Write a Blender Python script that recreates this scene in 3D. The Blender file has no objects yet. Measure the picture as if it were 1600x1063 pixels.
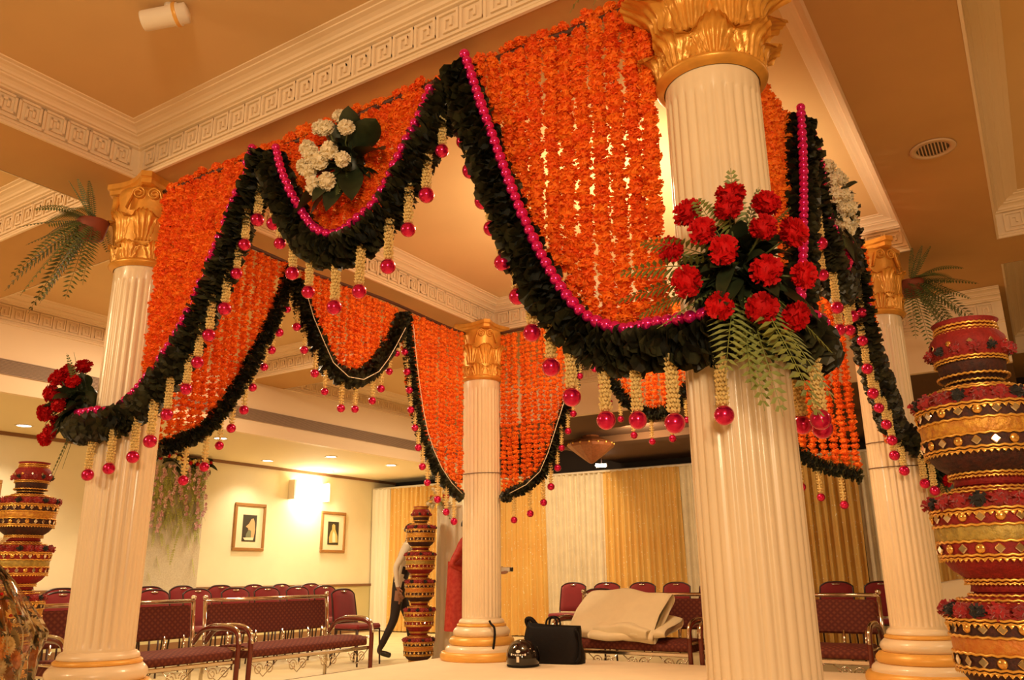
import bpy, math, random
from mathutils import Vector, Matrix
random.seed(7)
scn = bpy.context.scene
COL = scn.collection
PI = math.pi
R = math.radians

# ---------------------------------------------------------------- camera, exposure, lights
FPX = 1268.94
yaw, pit, roll = -0.5664, 0.2815, -0.0105
fw = Vector((math.sin(yaw)*math.cos(pit), math.cos(yaw)*math.cos(pit), math.sin(pit)))
r0 = Vector((math.cos(yaw), -math.sin(yaw), 0)); u0 = r0.cross(fw)
rr = math.cos(roll)*r0 + math.sin(roll)*u0
uu = -math.sin(roll)*r0 + math.cos(roll)*u0
cam = bpy.data.cameras.new('camera'); cam.sensor_width = 36; cam.lens = FPX/1600*36
cam.clip_start = 0.05; cam.clip_end = 100
camo = bpy.data.objects.new('camera', cam); COL.objects.link(camo)
camo.matrix_world = Matrix(((rr.x, uu.x, -fw.x, 2.953), (rr.y, uu.y, -fw.y, -5.130), (rr.z, uu.z, -fw.z, 0.807), (0, 0, 0, 1)))
scn.camera = camo
scn.view_settings.view_transform = 'Standard'; scn.view_settings.look = 'None'
scn.view_settings.exposure = 0.0; scn.view_settings.gamma = 1.0
scn.view_settings.use_curve_mapping = False
w = bpy.data.worlds.new('world'); scn.world = w; w.use_nodes = True
w.node_tree.nodes['Background'].inputs[0].default_value = (1, .72, .42, 1)
w.node_tree.nodes['Background'].inputs[1].default_value = 0.03

def lamp(kind, name, loc, energy, col, size=.1, aim=None, spot=None, blend=.5):
    l = bpy.data.lights.new(name, kind); l.energy = energy; l.color = col
    if kind == 'AREA': l.shape = 'DISK'; l.size = size
    else: l.shadow_soft_size = size
    if spot: l.spot_size = R(spot); l.spot_blend = blend
    o = bpy.data.objects.new(name, l); COL.objects.link(o); o.location = loc
    d = (Vector(aim) - Vector(loc)) if aim else Vector((0, 0, -1))
    o.rotation_euler = d.to_track_quat('-Z', 'Y').to_euler()
    return o
WARM = (1, .70, .40)
# added unseen fill lights behind the camera, lighting the mandap from its front
lamp('AREA', 'fill_front', (4.6, -7.6, 2.5), 205, (1, .74, .46), 1.3, aim=(0, 0, 1.6))
lamp('AREA', 'fill_side', (-3.2, -6.2, 3.3), 100, WARM, .8, aim=(-1.0, 0, .6))
# halogen bounced inside the mandap coffer
lamp('SPOT', 'coffer_halogen', (.85, .0, 2.55), 270, (1, .78, .50), .10, aim=(.6, .55, 3.8), spot=150, blend=1)
lamp('AREA', 'fill_mandap', (0, .2, 3.7), 85, WARM, .7)  # added fill without a fixture, shining down into the mandap
lamp('AREA', 'fill_right', (5.2, 1.0, 3.6), 50, WARM, .8)  # added fixtureless fill for the right of the hall
lamp('AREA', 'fill_left', (-4.4, .6, 3.65), 110, (1, .76, .48), .8)  # added overhead fill for the benches and left side, no fixture
lamp('AREA', 'fill_back', (-3.8, 5.4, 3.6), 120, (1, .76, .48), .8)  # added overhead fill for the far left corner, no fixture
lamp('AREA', 'fill_rear', (-1.5, 4.9, 2.6), 40, WARM, .5, aim=(-1.2, 7.8, 1.0))  # added unseen fill under the rear soffit, aimed at the curtains

# ---------------------------------------------------------------- materials
M = {}
def mat(name, col, rough=.6, metal=0, var=0, vscale=8, bump=0, bscale=40, rand=0, col2=None, emit=None, estr=0, coat=0, spec=.5, alpha=1, trans=0, sheen=0):
    m = bpy.data.materials.new(name); m.use_nodes = True
    nt = m.node_tree; b = nt.nodes['Principled BSDF']
    b.inputs['Roughness'].default_value = rough; b.inputs['Metallic'].default_value = metal
    b.inputs['Specular IOR Level'].default_value = spec
    b.inputs['Coat Weight'].default_value = coat
    b.inputs['Transmission Weight'].default_value = trans
    b.inputs['Alpha'].default_value = alpha
    if sheen: b.inputs['Sheen Weight'].default_value = sheen
    c = (*col, 1)
    c2 = (*(col2 or tuple(x*.5 for x in col)), 1)
    b.inputs['Base Color'].default_value = c
    if var or rand:
        mx = nt.nodes.new('ShaderNodeMix'); mx.data_type = 'RGBA'
        mx.inputs['A'].default_value = c; mx.inputs['B'].default_value = c2
        tc = nt.nodes.new('ShaderNodeTexCoord')
        nz = nt.nodes.new('ShaderNodeTexNoise'); nz.inputs['Scale'].default_value = vscale
        nz.inputs['Detail'].default_value = 3
        nt.links.new(tc.outputs['Object'], nz.inputs['Vector'])
        mr = nt.nodes.new('ShaderNodeMapRange'); mr.inputs['From Min'].default_value = .35; mr.inputs['From Max'].default_value = .65
        mr.inputs['To Max'].default_value = var if var else 0
        nt.links.new(nz.outputs['Fac'], mr.inputs['Value'])
        if rand:
            oi = nt.nodes.new('ShaderNodeObjectInfo')
            ma = nt.nodes.new('ShaderNodeMath'); ma.operation = 'MULTIPLY_ADD'; ma.inputs[1].default_value = rand
            nt.links.new(oi.outputs['Random'], ma.inputs[0]); nt.links.new(mr.outputs['Result'], ma.inputs[2])
            ma.use_clamp = True
            nt.links.new(ma.outputs[0], mx.inputs['Factor'])
        else:
            nt.links.new(mr.outputs['Result'], mx.inputs['Factor'])
        nt.links.new(mx.outputs['Result'], b.inputs['Base Color'])
    if bump:
        tc = nt.nodes.new('ShaderNodeTexCoord')
        nz = nt.nodes.new('ShaderNodeTexNoise'); nz.inputs['Scale'].default_value = bscale; nz.inputs['Detail'].default_value = 4
        bp = nt.nodes.new('ShaderNodeBump'); bp.inputs['Strength'].default_value = bump; bp.inputs['Distance'].default_value = .01
        nt.links.new(tc.outputs['Object'], nz.inputs['Vector'])
        nt.links.new(nz.outputs['Fac'], bp.inputs['Height']); nt.links.new(bp.outputs['Normal'], b.inputs['Normal'])
    if emit:
        b.inputs['Emission Color'].default_value = (*emit, 1); b.inputs['Emission Strength'].default_value = estr
    M[name] = m
    return m

mat('ceiling_tan', (.62, .36, .13), .85, var=.15, vscale=1.5)
mat('coffer_cream', (.76, .52, .25), .8, var=.12, vscale=1.2)
mat('cornice', (.86, .68, .46), .6, bump=.08, bscale=30)
mat('soffit_cream', (.80, .66, .40), .8)
mat('wall_cream', (.93, .84, .60), .8, var=.1, vscale=2, bump=.05, bscale=60)
mat('dado', (.66, .58, .30), .8)
mat('dado_rail', (.25, .12, .05), .5)
mat('shaded_wall', (.018, .010, .006), .9)  # shade of the gap above the curtains, put into the wall colour
mat('shaded_brown', (.12, .055, .02), .85, var=.3, vscale=1)  # brown darkened so the colour itself carries the rear bay's shade
mat('floor', (.74, .60, .33), .55, var=.2, vscale=3)
mat('stage', (.86, .70, .46), .9, var=.12, vscale=4, bump=.2, bscale=120, sheen=.2)
mat('column_white', (.84, .68, .46), .32, var=.10, vscale=3, coat=.15)
mat('gold_paint', (.82, .40, .065), .36, metal=.35, var=.35, vscale=12, bump=.1, bscale=50)
mat('gold_base', (.85, .46, .10), .38, metal=.15, var=.2, vscale=6)
mat('grille', (.36, .25, .17), .6)
mat('grille_dark', (.10, .07, .05), .7)
mat('vent_metal', (.62, .42, .24), .5)
mat('lamp_glow', (1, .95, .85), .5, emit=(1, .93, .80), estr=14)
mat('sconce_glow', (1, .95, .85), .5, emit=(1, .90, .66), estr=9)
mat('lamp_trim', (.85, .75, .6), .4)
mat('marigold', (1.0, .275, .010), .7, rand=.7, var=.5, vscale=30, col2=(.90, .12, .005))
mat('marigold_far', (.98, .26, .012), .7, var=.7, vscale=18, rand=.2, col2=(.86, .12, .005))
mat('leaf_dark', (.070, .068, .026), .45, var=.8, vscale=14, rand=.5, col2=(.013, .012, .006))
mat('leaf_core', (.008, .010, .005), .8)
mat('bead_pink', (.80, .015, .22), .18, metal=.55, coat=.3)
mat('ball_red', (.66, .008, .10), .2, metal=.7, coat=.3)
mat('tuberose', (.86, .66, .28), .7, var=.6, vscale=60, col2=(.62, .44, .14))
mat('thread', (.85, .75, .6), .7)
mat('pole_dark', (.09, .035, .02), .6)
mat('carnation_red', (.60, .004, .006), .7, rand=.4, var=.4, vscale=25, col2=(.34, .001, .004), spec=.2)
mat('carnation_white', (.90, .80, .58), .6, var=.4, vscale=25, col2=(.74, .60, .36))
mat('fern', (.27, .30, .07), .5, var=.5, vscale=14, rand=.3, col2=(.13, .17, .04))
mat('fern_dark', (.13, .17, .045), .55, var=.5, vscale=14, rand=.3, col2=(.05, .05, .015))
mat('foliage', (.035, .05, .018), .45, var=.6, vscale=18, rand=.3, col2=(.012, .018, .008))
mat('terracotta', (.28, .06, .025), .7, var=.3)
mat('chair_red', (.23, .004, .007), .8, sheen=.3, var=.2, vscale=10)
mat('chair_frame', (.04, .012, .01), .35)
mat('chrome', (.80, .72, .62), .14, metal=1)
mat('bench_wood', (.14, .018, .010), .25, coat=.4)
mat('quilt', (.90, .79, .54), .85, bump=.35, bscale=14, var=.1)
mat('black_gloss', (.010, .007, .007), .12, coat=.6)
mat('black_cloth', (.006, .004, .004), .6, bump=.2, bscale=30, spec=.2)
mat('white_mark', (.85, .80, .68), .5)
mat('curtain_gold', (.76, .48, .13), .6, var=.35, vscale=2, col2=(.68, .33, .06))
mat('curtain_white', (.80, .68, .46), .65, var=.2, vscale=6)
mat('curtain_pale', (.86, .78, .60), .65)
mat('rail_metal', (.72, .62, .48), .4)
mat('pot_red', (.30, .011, .008), .7, var=.5, vscale=40, bump=.4, bscale=90)
mat('pot_black', (.035, .012, .010), .7, var=.6, vscale=50, col2=(.10, .02, .01), bump=.4, bscale=90)
mat('pot_gold', (.74, .40, .05), .45, metal=.35, var=.6, vscale=45, col2=(.36, .08, .02), bump=.5, bscale=80)
mat('pot_olive', (.52, .38, .08), .5, metal=.25, var=.6, vscale=45, col2=(.22, .14, .03), bump=.5, bscale=80)
mat('pot_orange', (.56, .17, .02), .55, metal=.2, var=.6, vscale=45, col2=(.66, .32, .05), bump=.5, bscale=80)
mat('gold_cord', (.88, .50, .10), .3, metal=.6)
mat('mirror_bit', (.92, .88, .80), .08, metal=1)
mat('mirror_gold', (.85, .48, .12), .2, metal=.8)
mat('velvet_red', (.40, .010, .012), .8, rand=.6, sheen=.4)
mat('velvet_black', (.012, .010, .010), .8, sheen=.2)
mat('picture_wood', (.36, .17, .05), .4)
mat('picture_mat', (.86, .76, .52), .7)
mat('picture_dark', (.045, .035, .018), .6)
mat('picture_skin', (.70, .42, .20), .6)
mat('picture_cloth', (.58, .44, .14), .6)
mat('picture_teal', (.20, .22, .12), .6)
mat('skin', (.33, .15, .075), .6)
mat('hair', (.012, .008, .006), .5)
mat('shirt_white', (.80, .72, .56), .75)
mat('vest_black', (.025, .010, .009), .7)
mat('trouser_black', (.022, .013, .010), .75)
mat('kurta_red', (.42, .018, .012), .65, var=.5, vscale=22, col2=(.62, .09, .05), bump=.2)
mat('device_silver', (.65, .58, .48), .3, metal=.6)
mat('sequin_panel', (.60, .53, .40), .45, metal=.25, var=.6, vscale=70, col2=(.80, .74, .60), bump=.5, bscale=160)
mat('vine', (.50, .54, .14), .6, var=.5, vscale=20, col2=(.56, .50, .18))
mat('orchid', (.36, .02, .10), .5, rand=.3, var=.8, vscale=45, col2=(.86, .66, .62))
mat('flower_yellow', (.85, .62, .16), .6)
mat('gerbera', (.85, .30, .02), .6, rand=.5, col2=(.80, .14, .01))
mat('gerbera_pale', (.82, .62, .28), .6)
mat('sofa_white', (.88, .74, .50), .7, bump=.1, bscale=10)
mat('pendant', (.30, .10, .035), .3, metal=.3, var=.5, vscale=30)
mat('stem', (.12, .14, .04), .6)

def film_mat():
    m = bpy.data.materials.new('cellophane'); m.use_nodes = True; nt = m.node_tree
    nt.nodes.remove(nt.nodes['Principled BSDF'])
    out = nt.nodes['Material Output']
    tr = nt.nodes.new('ShaderNodeBsdfTransparent'); tr.inputs[0].default_value = (.97, .94, .86, 1)
    gl = nt.nodes.new('ShaderNodeBsdfGlossy'); gl.inputs['Roughness'].default_value = .06
    df = nt.nodes.new('ShaderNodeBsdfTranslucent'); df.inputs[0].default_value = (.8, .7, .5, 1)
    mx0 = nt.nodes.new('ShaderNodeMixShader'); mx0.inputs[0].default_value = .10
    fr = nt.nodes.new('ShaderNodeFresnel'); fr.inputs[0].default_value = 1.7
    mx = nt.nodes.new('ShaderNodeMixShader')
    nt.links.new(tr.outputs[0], mx0.inputs[1]); nt.links.new(df.outputs[0], mx0.inputs[2])
    nt.links.new(fr.outputs[0], mx.inputs[0]); nt.links.new(mx0.outputs[0], mx.inputs[1]); nt.links.new(gl.outputs[0], mx.inputs[2])
    nt.links.new(mx.outputs[0], out.inputs[0]); M['cellophane'] = m
film_mat()

def lattice_mat(name, c1, c2, scale, axes):
    """woven scale pattern for the bench upholstery, in object space"""
    m = bpy.data.materials.new(name); m.use_nodes = True; nt = m.node_tree; b = nt.nodes['Principled BSDF']
    tc = nt.nodes.new('ShaderNodeTexCoord'); res = []
    sx = nt.nodes.new('ShaderNodeSeparateXYZ'); nt.links.new(tc.outputs['Object'], sx.inputs[0])
    def M2(op, a, c, v=None):
        n = nt.nodes.new('ShaderNodeMath'); n.operation = op
        for i, k in enumerate((a, c)):
            if k is None: continue
            if isinstance(k, (int, float)): n.inputs[i].default_value = k
            else: nt.links.new(k, n.inputs[i])
        return n.outputs[0]
    a = sx.outputs[axes[0]]
    bb = M2('ADD', sx.outputs[axes[1]], sx.outputs[axes[2]])
    p = M2('SINE', M2('MULTIPLY', M2('ADD', a, bb), scale), None)
    q = M2('SINE', M2('MULTIPLY', M2('SUBTRACT', a, bb), scale), None)
    f = M2('MAXIMUM', M2('ABSOLUTE', p, None), M2('ABSOLUTE', q, None))
    mr = nt.nodes.new('ShaderNodeMapRange'); mr.inputs['From Min'].default_value = .45; mr.inputs['From Max'].default_value = .98
    nt.links.new(f, mr.inputs['Value'])
    mx = nt.nodes.new('ShaderNodeMix'); mx.data_type = 'RGBA'; mx.inputs['A'].default_value = (*c1, 1); mx.inputs['B'].default_value = (*c2, 1)
    nt.links.new(mr.outputs['Result'], mx.inputs['Factor']); nt.links.new(mx.outputs['Result'], b.inputs['Base Color'])
    b.inputs['Roughness'].default_value = .8
    M[name] = m
lattice_mat('bench_cloth', (.19, .042, .018), (.105, .014, .009), 52, (0, 1, 2))

def sparkle(name):
    """scattered sequins: small pale dots over the cloth colour"""
    m = M[name]; nt = m.node_tree; b = nt.nodes['Principled BSDF']
    tc = nt.nodes.new('ShaderNodeTexCoord'); v = nt.nodes.new('ShaderNodeTexVoronoi'); v.inputs['Scale'].default_value = 16
    nt.links.new(tc.outputs['Object'], v.inputs['Vector'])
    lt = nt.nodes.new('ShaderNodeMath'); lt.operation = 'LESS_THAN'; lt.inputs[1].default_value = .13
    nt.links.new(v.outputs['Distance'], lt.inputs[0])
    old = b.inputs['Base Color'].links[0].from_socket
    mx = nt.nodes.new('ShaderNodeMix'); mx.data_type = 'RGBA'; mx.inputs['B'].default_value = (.95, .86, .62, 1)
    nt.links.new(lt.outputs[0], mx.inputs['Factor']); nt.links.new(old, mx.inputs['A']); nt.links.new(mx.outputs['Result'], b.inputs['Base Color'])
    ma = nt.nodes.new('ShaderNodeMath'); ma.operation = 'MULTIPLY_ADD'; ma.inputs[1].default_value = -.4; ma.inputs[2].default_value = .62
    nt.links.new(lt.outputs[0], ma.inputs[0]); nt.links.new(ma.outputs[0], b.inputs['Roughness'])
sparkle('curtain_gold'); sparkle('curtain_white')

# ---------------------------------------------------------------- mesh helpers
class MB:
    def __init__(self): self.v = []; self.f = []
    def add(self, vs, fs, mtx=None):
        n = len(self.v)
        self.v += [tuple(mtx @ Vector(p)) if mtx else tuple(p) for p in vs]
        self.f += [tuple(i+n for i in q) for q in fs]
        return self
    def box(self, x0, x1, y0, y1, z0, z1, mtx=None, bev=0):
        if bev:
            b = bev; vs = []; 
            xs, ys, zs = (x0, x1), (y0, y1), (z0, z1)
            # chamfered box
            P = {}
            for i in (0, 1):
                for j in (0, 1):
                    for k in (0, 1):
                        sx, sy, sz = (b if i == 0 else -b), (b if j == 0 else -b), (b if k == 0 else -b)
                        P[i, j, k, 0] = (xs[i], ys[j]+sy, zs[k]+sz); P[i, j, k, 1] = (xs[i]+sx, ys[j], zs[k]+sz); P[i, j, k, 2] = (xs[i]+sx, ys[j]+sy, zs[k])
            key = list(P); idx = {k: n for n, k in enumerate(key)}; vs = [P[k] for k in key]; fs = []
            for ax in range(3):
                for s in (0, 1):
                    o = [a for a in range(3) if a != ax]
                    def K(a, c):
                        t = [0, 0, 0]; t[ax] = s; t[o[0]] = a; t[o[1]] = c; return idx[(*t, ax)]
                    q = (K(0, 0), K(1, 0), K(1, 1), K(0, 1))
                    fs.append(q)
            for a in range(3):
                for c in range(a+1, 3):
                    e = 3-a-c
                    for s in (0, 1):
                        for t in (0, 1):
                            k0 = [0, 0, 0]; k0[a] = s; k0[c] = t; k0[e] = 0; k1 = list(k0); k1[e] = 1
                            fs.append((idx[(*k0, a)], idx[(*k1, a)], idx[(*k1, c)], idx[(*k0, c)]))
            for i in (0, 1):
                for j in (0, 1):
                    for k in (0, 1): fs.append((idx[i, j, k, 0], idx[i, j, k, 1], idx[i, j, k, 2]))
            return self.add(vs, fs, mtx)
        vs = [(x, y, z) for z in (z0, z1) for y in (y0, y1) for x in (x0, x1)]
        fs = [(0, 2, 3, 1), (4, 5, 7, 6), (0, 1, 5, 4), (2, 6, 7, 3), (0, 4, 6, 2), (1, 3, 7, 5)]
        return self.add(vs, fs, mtx)
    def lathe(self, prof, n=32, mtx=None, mod=None, cap=True):
        vs = []; fs = []
        for j, (r, z) in enumerate(prof):
            for i in range(n):
                a = 2*PI*i/n; q = r*(mod(a, z) if mod else 1); vs.append((q*math.cos(a), q*math.sin(a), z))
        for j in range(len(prof)-1):
            for i in range(n):
                k = (i+1) % n; fs.append((j*n+i, j*n+k, (j+1)*n+k, (j+1)*n+i))
        if cap:
            fs.append(tuple(reversed(range(n)))); m = (len(prof)-1)*n; fs.append(tuple(range(m, m+n)))
        return self.add(vs, fs, mtx)
    def tube(self, path, r, n=8, cap=True, closed=False):
        P = [Vector(p) for p in path]; m = len(P); vs = []; fs = []
        rad = r if isinstance(r, (list, tuple)) else [r]*m
        up = None
        for j in range(m):
            if closed: t = P[(j+1) % m]-P[j-1]
            else: t = P[min(j+1, m-1)]-P[max(j-1, 0)]
            t.normalize()
            if up is None:
                up = Vector((0, 0, 1)) if abs(t.z) < .9 else Vector((1, 0, 0))
            a = up - t*up.dot(t)
            if a.length < 1e-5: a = t.orthogonal()
            a.normalize(); up = a; b = t.cross(a)
            for i in range(n):
                g = 2*PI*i/n; vs.append(P[j]+(a*math.cos(g)+b*math.sin(g))*rad[j])
        for j in range(m if closed else m-1):
            q = (j+1) % m
            for i in range(n):
                k = (i+1) % n; fs.append((j*n+i, j*n+k, q*n+k, q*n+i))
        if cap and not closed:
            fs.append(tuple(reversed(range(n)))); fs.append(tuple(range((m-1)*n, m*n)))
        return self.add(vs, fs)
    def sphere(self, c, rx, ry=None, rz=None, n=12, m=8, mtx=None):
        ry = ry or rx; rz = rz or rx; vs = [(c[0], c[1], c[2]-rz)]; fs = []
        for j in range(1, m):
            t = -PI/2+PI*j/m
            for i in range(n):
                a = 2*PI*i/n; vs.append((c[0]+rx*math.cos(t)*math.cos(a), c[1]+ry*math.cos(t)*math.sin(a), c[2]+rz*math.sin(t)))
        vs.append((c[0], c[1], c[2]+rz)); e = len(vs)-1
        for i in range(n):
            k = (i+1) % n; fs.append((0, 1+k, 1+i)); fs.append((e, 1+(m-2)*n+i, 1+(m-2)*n+k))
            for j in range(m-2): fs.append((1+j*n+i, 1+j*n+k, 1+(j+1)*n+k, 1+(j+1)*n+i))
        return self.add(vs, fs, mtx)
    def grid(self, fn, nu, nv, closed_u=False):
        vs = [fn(i/nu if closed_u else i/(nu-1), j/(nv-1)) for j in range(nv) for i in range(nu)]; fs = []
        for j in range(nv-1):
            for i in range(nu if closed_u else nu-1):
                k = (i+1) % nu; fs.append((j*nu+i, j*nu+k, (j+1)*nu+k, (j+1)*nu+i))
        return self.add(vs, fs)
    def mesh(self, name, m, smooth=True):
        me = bpy.data.meshes.new(name); me.from_pydata([tuple(v) for v in self.v], [], self.f)
        me.materials.append(M[m])
        if smooth: me.polygons.foreach_set('use_smooth', [True]*len(me.polygons))
        me.update(); return me
    def build(self, name, m, parent=None, smooth=True, loc=None, rot=None):
        return inst(name, self.mesh(name, m, smooth), parent, loc, rot)

def inst(name, me, parent=None, loc=None, rot=None, scale=None):
    o = bpy.data.objects.new(name, me); COL.objects.link(o)
    if parent: o.parent = parent
    if loc: o.location = loc
    if rot: o.rotation_euler = rot
    if scale: o.scale = scale if hasattr(scale, '__len__') else (scale,)*3
    return o
def autosmooth(o, deg=35):
    """sharp edges above an angle so mouldings keep crisp lines"""
    me = o.data
    import bmesh
    bm = bmesh.new(); bm.from_mesh(me)
    for e in bm.edges:
        if len(e.link_faces) == 2 and e.calc_face_angle(0) > R(deg): e.smooth = False
    bm.to_mesh(me); bm.free(); return o
def tag(o, label, cat, group=None):
    o['label'] = label; o['category'] = cat
    if group: o['group'] = group
    return o
def thing(name, label, cat, loc=(0, 0, 0), rotz=0, group=None):
    o = bpy.data.objects.new(name, None); COL.objects.link(o); o.empty_display_size = .1
    o.location = loc; o.rotation_euler = (0, 0, rotz); return tag(o, label, cat, group)
def struct(o):
    o['kind'] = 'structure'; return o
ORD = ['first', 'second', 'third', 'fourth', 'fifth', 'sixth', 'seventh', 'eighth', 'ninth', 'tenth', 'eleventh', 'twelfth', 'thirteenth', 'fourteenth', 'fifteenth', 'sixteenth', 'seventeenth', 'eighteenth', 'nineteenth', 'twentieth', 'twenty-first', 'twenty-second', 'twenty-third', 'twenty-fourth']
def interp(x, pts):
    if x <= pts[0][0]: return pts[0][1]
    for (a, b), (c, d) in zip(pts, pts[1:]):
        if x <= c: return b+(d-b)*(x-a)/(c-a)
    return pts[-1][1]
def smooth_path(pts, n):
    """Catmull-Rom through points"""
    P = [Vector(p) for p in pts]; P = [P[0]*2-P[1]]+P+[P[-1]*2-P[-2]]; out = []
    m = len(P)-3
    for k in range(n):
        t = k/(n-1)*m; i = min(int(t), m-1); t -= i
        a, b, c, d = P[i:i+4]
        out.append(.5*((2*b)+(c-a)*t+(2*a-5*b+4*c-d)*t*t+(3*b-a-3*c+d)*t**3))
    return out
def resample(path, step):
    out = [path[0].copy()]; acc = 0
    for a, b in zip(path, path[1:]):
        L = (b-a).length; 
        while acc+L >= step:
            t = (step-acc)/L; a = a+(b-a)*t; out.append(a.copy()); L = (b-a).length; acc = 0
        acc += L
    return out

# ---------------------------------------------------------------- the hall
FL = -.25                                   # hall floor; platform top is z = 0
XW, YC, XR, YF, YB = -8.76, 7.84, 9.0, -10.0, 8.5
ZS, ZC, ZL = 3.48, 3.80, 2.75               # beam soffit, coffer ceiling, low soffit
XF = -6.2                                   # bulkhead fascia on the left
def sbox(name, m, *a):
    return struct(MB().box(*a).build(name, m, None, False))
sbox('floor', 'floor', XW-.1, XR+.1, YF-.1, YB+.1, FL-.1, FL)
lw = sbox('wall_left', 'wall_cream', XW-.15, XW, YF, YB, FL, 4.0)
sbox('wall_back', 'shaded_wall', XW, XR, YB, YB+.15, FL, 4.0)
sbox('wall_right', 'wall_cream', XR, XR+.15, YF, YB, FL, 4.0)
sbox('wall_front', 'wall_cream', XW, XR, YF-.15, YF, FL, 4.0)
# dado below the chair rail
sbox('trim_1', 'dado', XW, XW+.012, YF, YB, FL, .62)
d = sbox('trim_2', 'dado_rail', XW, XW+.035, YF, YB, .62, .665)
sbox('trim_3', 'dado_rail', XW, XW+.03, YF, YB, ZL-.05, ZL)
sbox('baseboard_left', 'dado_rail', XW, XW+.03, YF, YB, FL, FL+.1)

coffers = [(-2.0, 2.37, -6.6, -2.2), (-2.0, 2.37, -1.75, 2.28), (3.0, 7.4, -6.6, -2.2), (3.0, 7.4, -1.45, 2.42),
           (XF, -2.62, -6.6, -2.17), (XF, -2.62, -1.45, 2.28), (XF, -2.62, 2.95, 7.6), (3.0, 7.4, 3.1, 6.9)]
xs = sorted({XF, XR} | {c[0] for c in coffers} | {c[1] for c in coffers})
ys = sorted({YF, YB} | {c[2] for c in coffers} | {c[3] for c in coffers})
b = MB()
for x0, x1 in zip(xs, xs[1:]):
    for y0, y1 in zip(ys, ys[1:]):
        cx, cy = (x0+x1)/2, (y0+y1)/2
        if not any(c[0] < cx < c[1] and c[2] < cy < c[3] for c in coffers):
            b.add([(x0, y0, ZS), (x0, y1, ZS), (x1, y1, ZS), (x1, y0, ZS)], [(0, 1, 2, 3)])
ceil = struct(b.build('ceiling', 'ceiling_tan', None, False))
for c in coffers:
    MB().box(c[0]-.02, c[1]+.02, c[2]-.02, c[3]+.02, ZC, ZC+.05).build('coffer_panel', 'coffer_cream', ceil, False)
sbox('ceiling_2', 'ceiling_tan', XF-.2, XR+.2, YF-.2, YB+.2, ZC+.06, ZC+.12)
# low soffit with downlights on the left, and its fascia with a long air grille
b = MB().box(XW, XF-.07, YF, YB, ZL, ZL+.1)
sof = struct(b.build('ceiling_3', 'soffit_cream', None, False))
fas = struct(MB().box(XF-.08, XF, YF, YB, ZL-.01, ZS).build('wall_bulkhead', 'cornice', None, False))
MB().box(XF-.001, XF+.004, -9, 7.4, 2.935, 3.10).build('grille_backing', 'grille_dark', fas, False)
sl = MB().box(-.001, .014, -9, 7.4, 0, .010).mesh('grille_slat', 'grille', False)
for k in range(11): inst('grille_slat', sl, fas, (XF+.003, 0, 2.932+k*.0155))
MB().box(XF, XF+.02, YF, YB, ZL-.012, ZL+.03).build('fascia_lip', 'cornice', fas, False)
# rear bulkhead with dark unlit soffit
XB1 = 2.95
fb = struct(MB().box(-3.4, XB1, 3.93, 4.0, ZL, ZS).build('wall_bulkhead_rear', 'cornice', None, False))
struct(MB().box(-3.4, XB1, 4.0, YB, ZL, ZL+.1).build('ceiling_4', 'shaded_brown', None, False))
MB().box(-3.4, XB1, 5.6, 5.9, ZL-.10, ZL).build('soffit_beam', 'shaded_brown', fb, False)

# cornices: mitred mouldings round each coffer, with a raised Greek key frieze
PROF = [(0, 3.478), (.016, 3.480), (.016, 3.494), (.008, 3.497), (.008, 3.503), (.014, 3.506), (.014, 3.516), (.004, 3.520),
        (.004, 3.698), (.028, 3.703), (.030, 3.712), (.046, 3.715), (.052, 3.730), (.070, 3.742), (.094, 3.748), (.096, 3.757),
        (.110, 3.759), (.120, 3.771), (.142, 3.781), (.170, 3.786), (.172, 3.793), (.200, 3.795), (.205, 3.802)]
def key_mesh():
    b = MB(); U, Hh, t, q = .152, .146, .0155, .012
    def bar(x0, y0, x1, y1):
        xa, xb = sorted((x0, x1)); ya, yb = sorted((y0, y1))
        b.box(xa*U-t/2, xb*U+t/2, -q, 0, ya*Hh-t/2, yb*Hh+t/2)
    bar(.06, 0, .06, 1); bar(.06, 1, .90, 1); bar(.90, 1, .90, .22); bar(.90, .22, .36, .22); bar(.36, .22, .36, .74)
    bar(.36, .74, .63, .74); bar(.63, .74, .63, .46); bar(.06, 0, 1.06, 0)
    return b.mesh('key_motif', 'cornice', False)
KEY = key_mesh()
def cornice(n, c, sides):
    b = MB(); x0, x1, y0, y1 = c; vs = []; fs = []
    for p, z in PROF:
        vs += [(x0+p, y0+p, z), (x1-p, y0+p, z), (x1-p, y1-p, z), (x0+p, y1-p, z)]
    for j in range(len(PROF)-1):
        for i in range(4):
            k = (i+1) % 4; fs.append((j*4+i, j*4+k, (j+1)*4+k, (j+1)*4+i))
    o = struct(b.add(vs, fs).build('trim_%d' % n, 'cornice', None, False))
    for s in sides:
        if s == 'far': L, org, rz = x1-x0, (x0, y1-.006), 0
        elif s == 'left': L, org, rz = y1-y0, (x0+.006, y0), PI/2
        k = max(1, int((L-.02)/.152)); g = (L-k*.152)/2
        for i in range(k):
            t = g+i*.152
            p = (org[0]+t, org[1], 3.536) if s == 'far' else (org[0], org[1]+t, 3.536)
            if p[1] < -4.6 or p[0] > 4.3: continue
            inst('key_motif', KEY, o, p, (0, 0, rz))
    return o
for n, (c, s) in enumerate(zip(coffers, [('far', 'left'), ('far', 'left'), ('left',), ('far', 'left'), ('far',), ('far', 'left'), ('left',), ('left',)])):
    cornice(n+4, c, s)

# the same cornice runs along the top of the rear bulkhead
b = MB(); vs = []; fs = []
for p, z in PROF: vs += [(-3.4, 3.93-p, z-.325), (XB1, 3.93-p, z-.325)]
for j in range(len(PROF)-1): fs.append((j*2, j*2+1, j*2+3, j*2+2))
rc = struct(b.add(vs, fs).build('trim_13', 'cornice', None, False))
for i in range(41): inst('key_motif', KEY, rc, (-3.35+i*.152, 3.924, 3.211))
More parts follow.
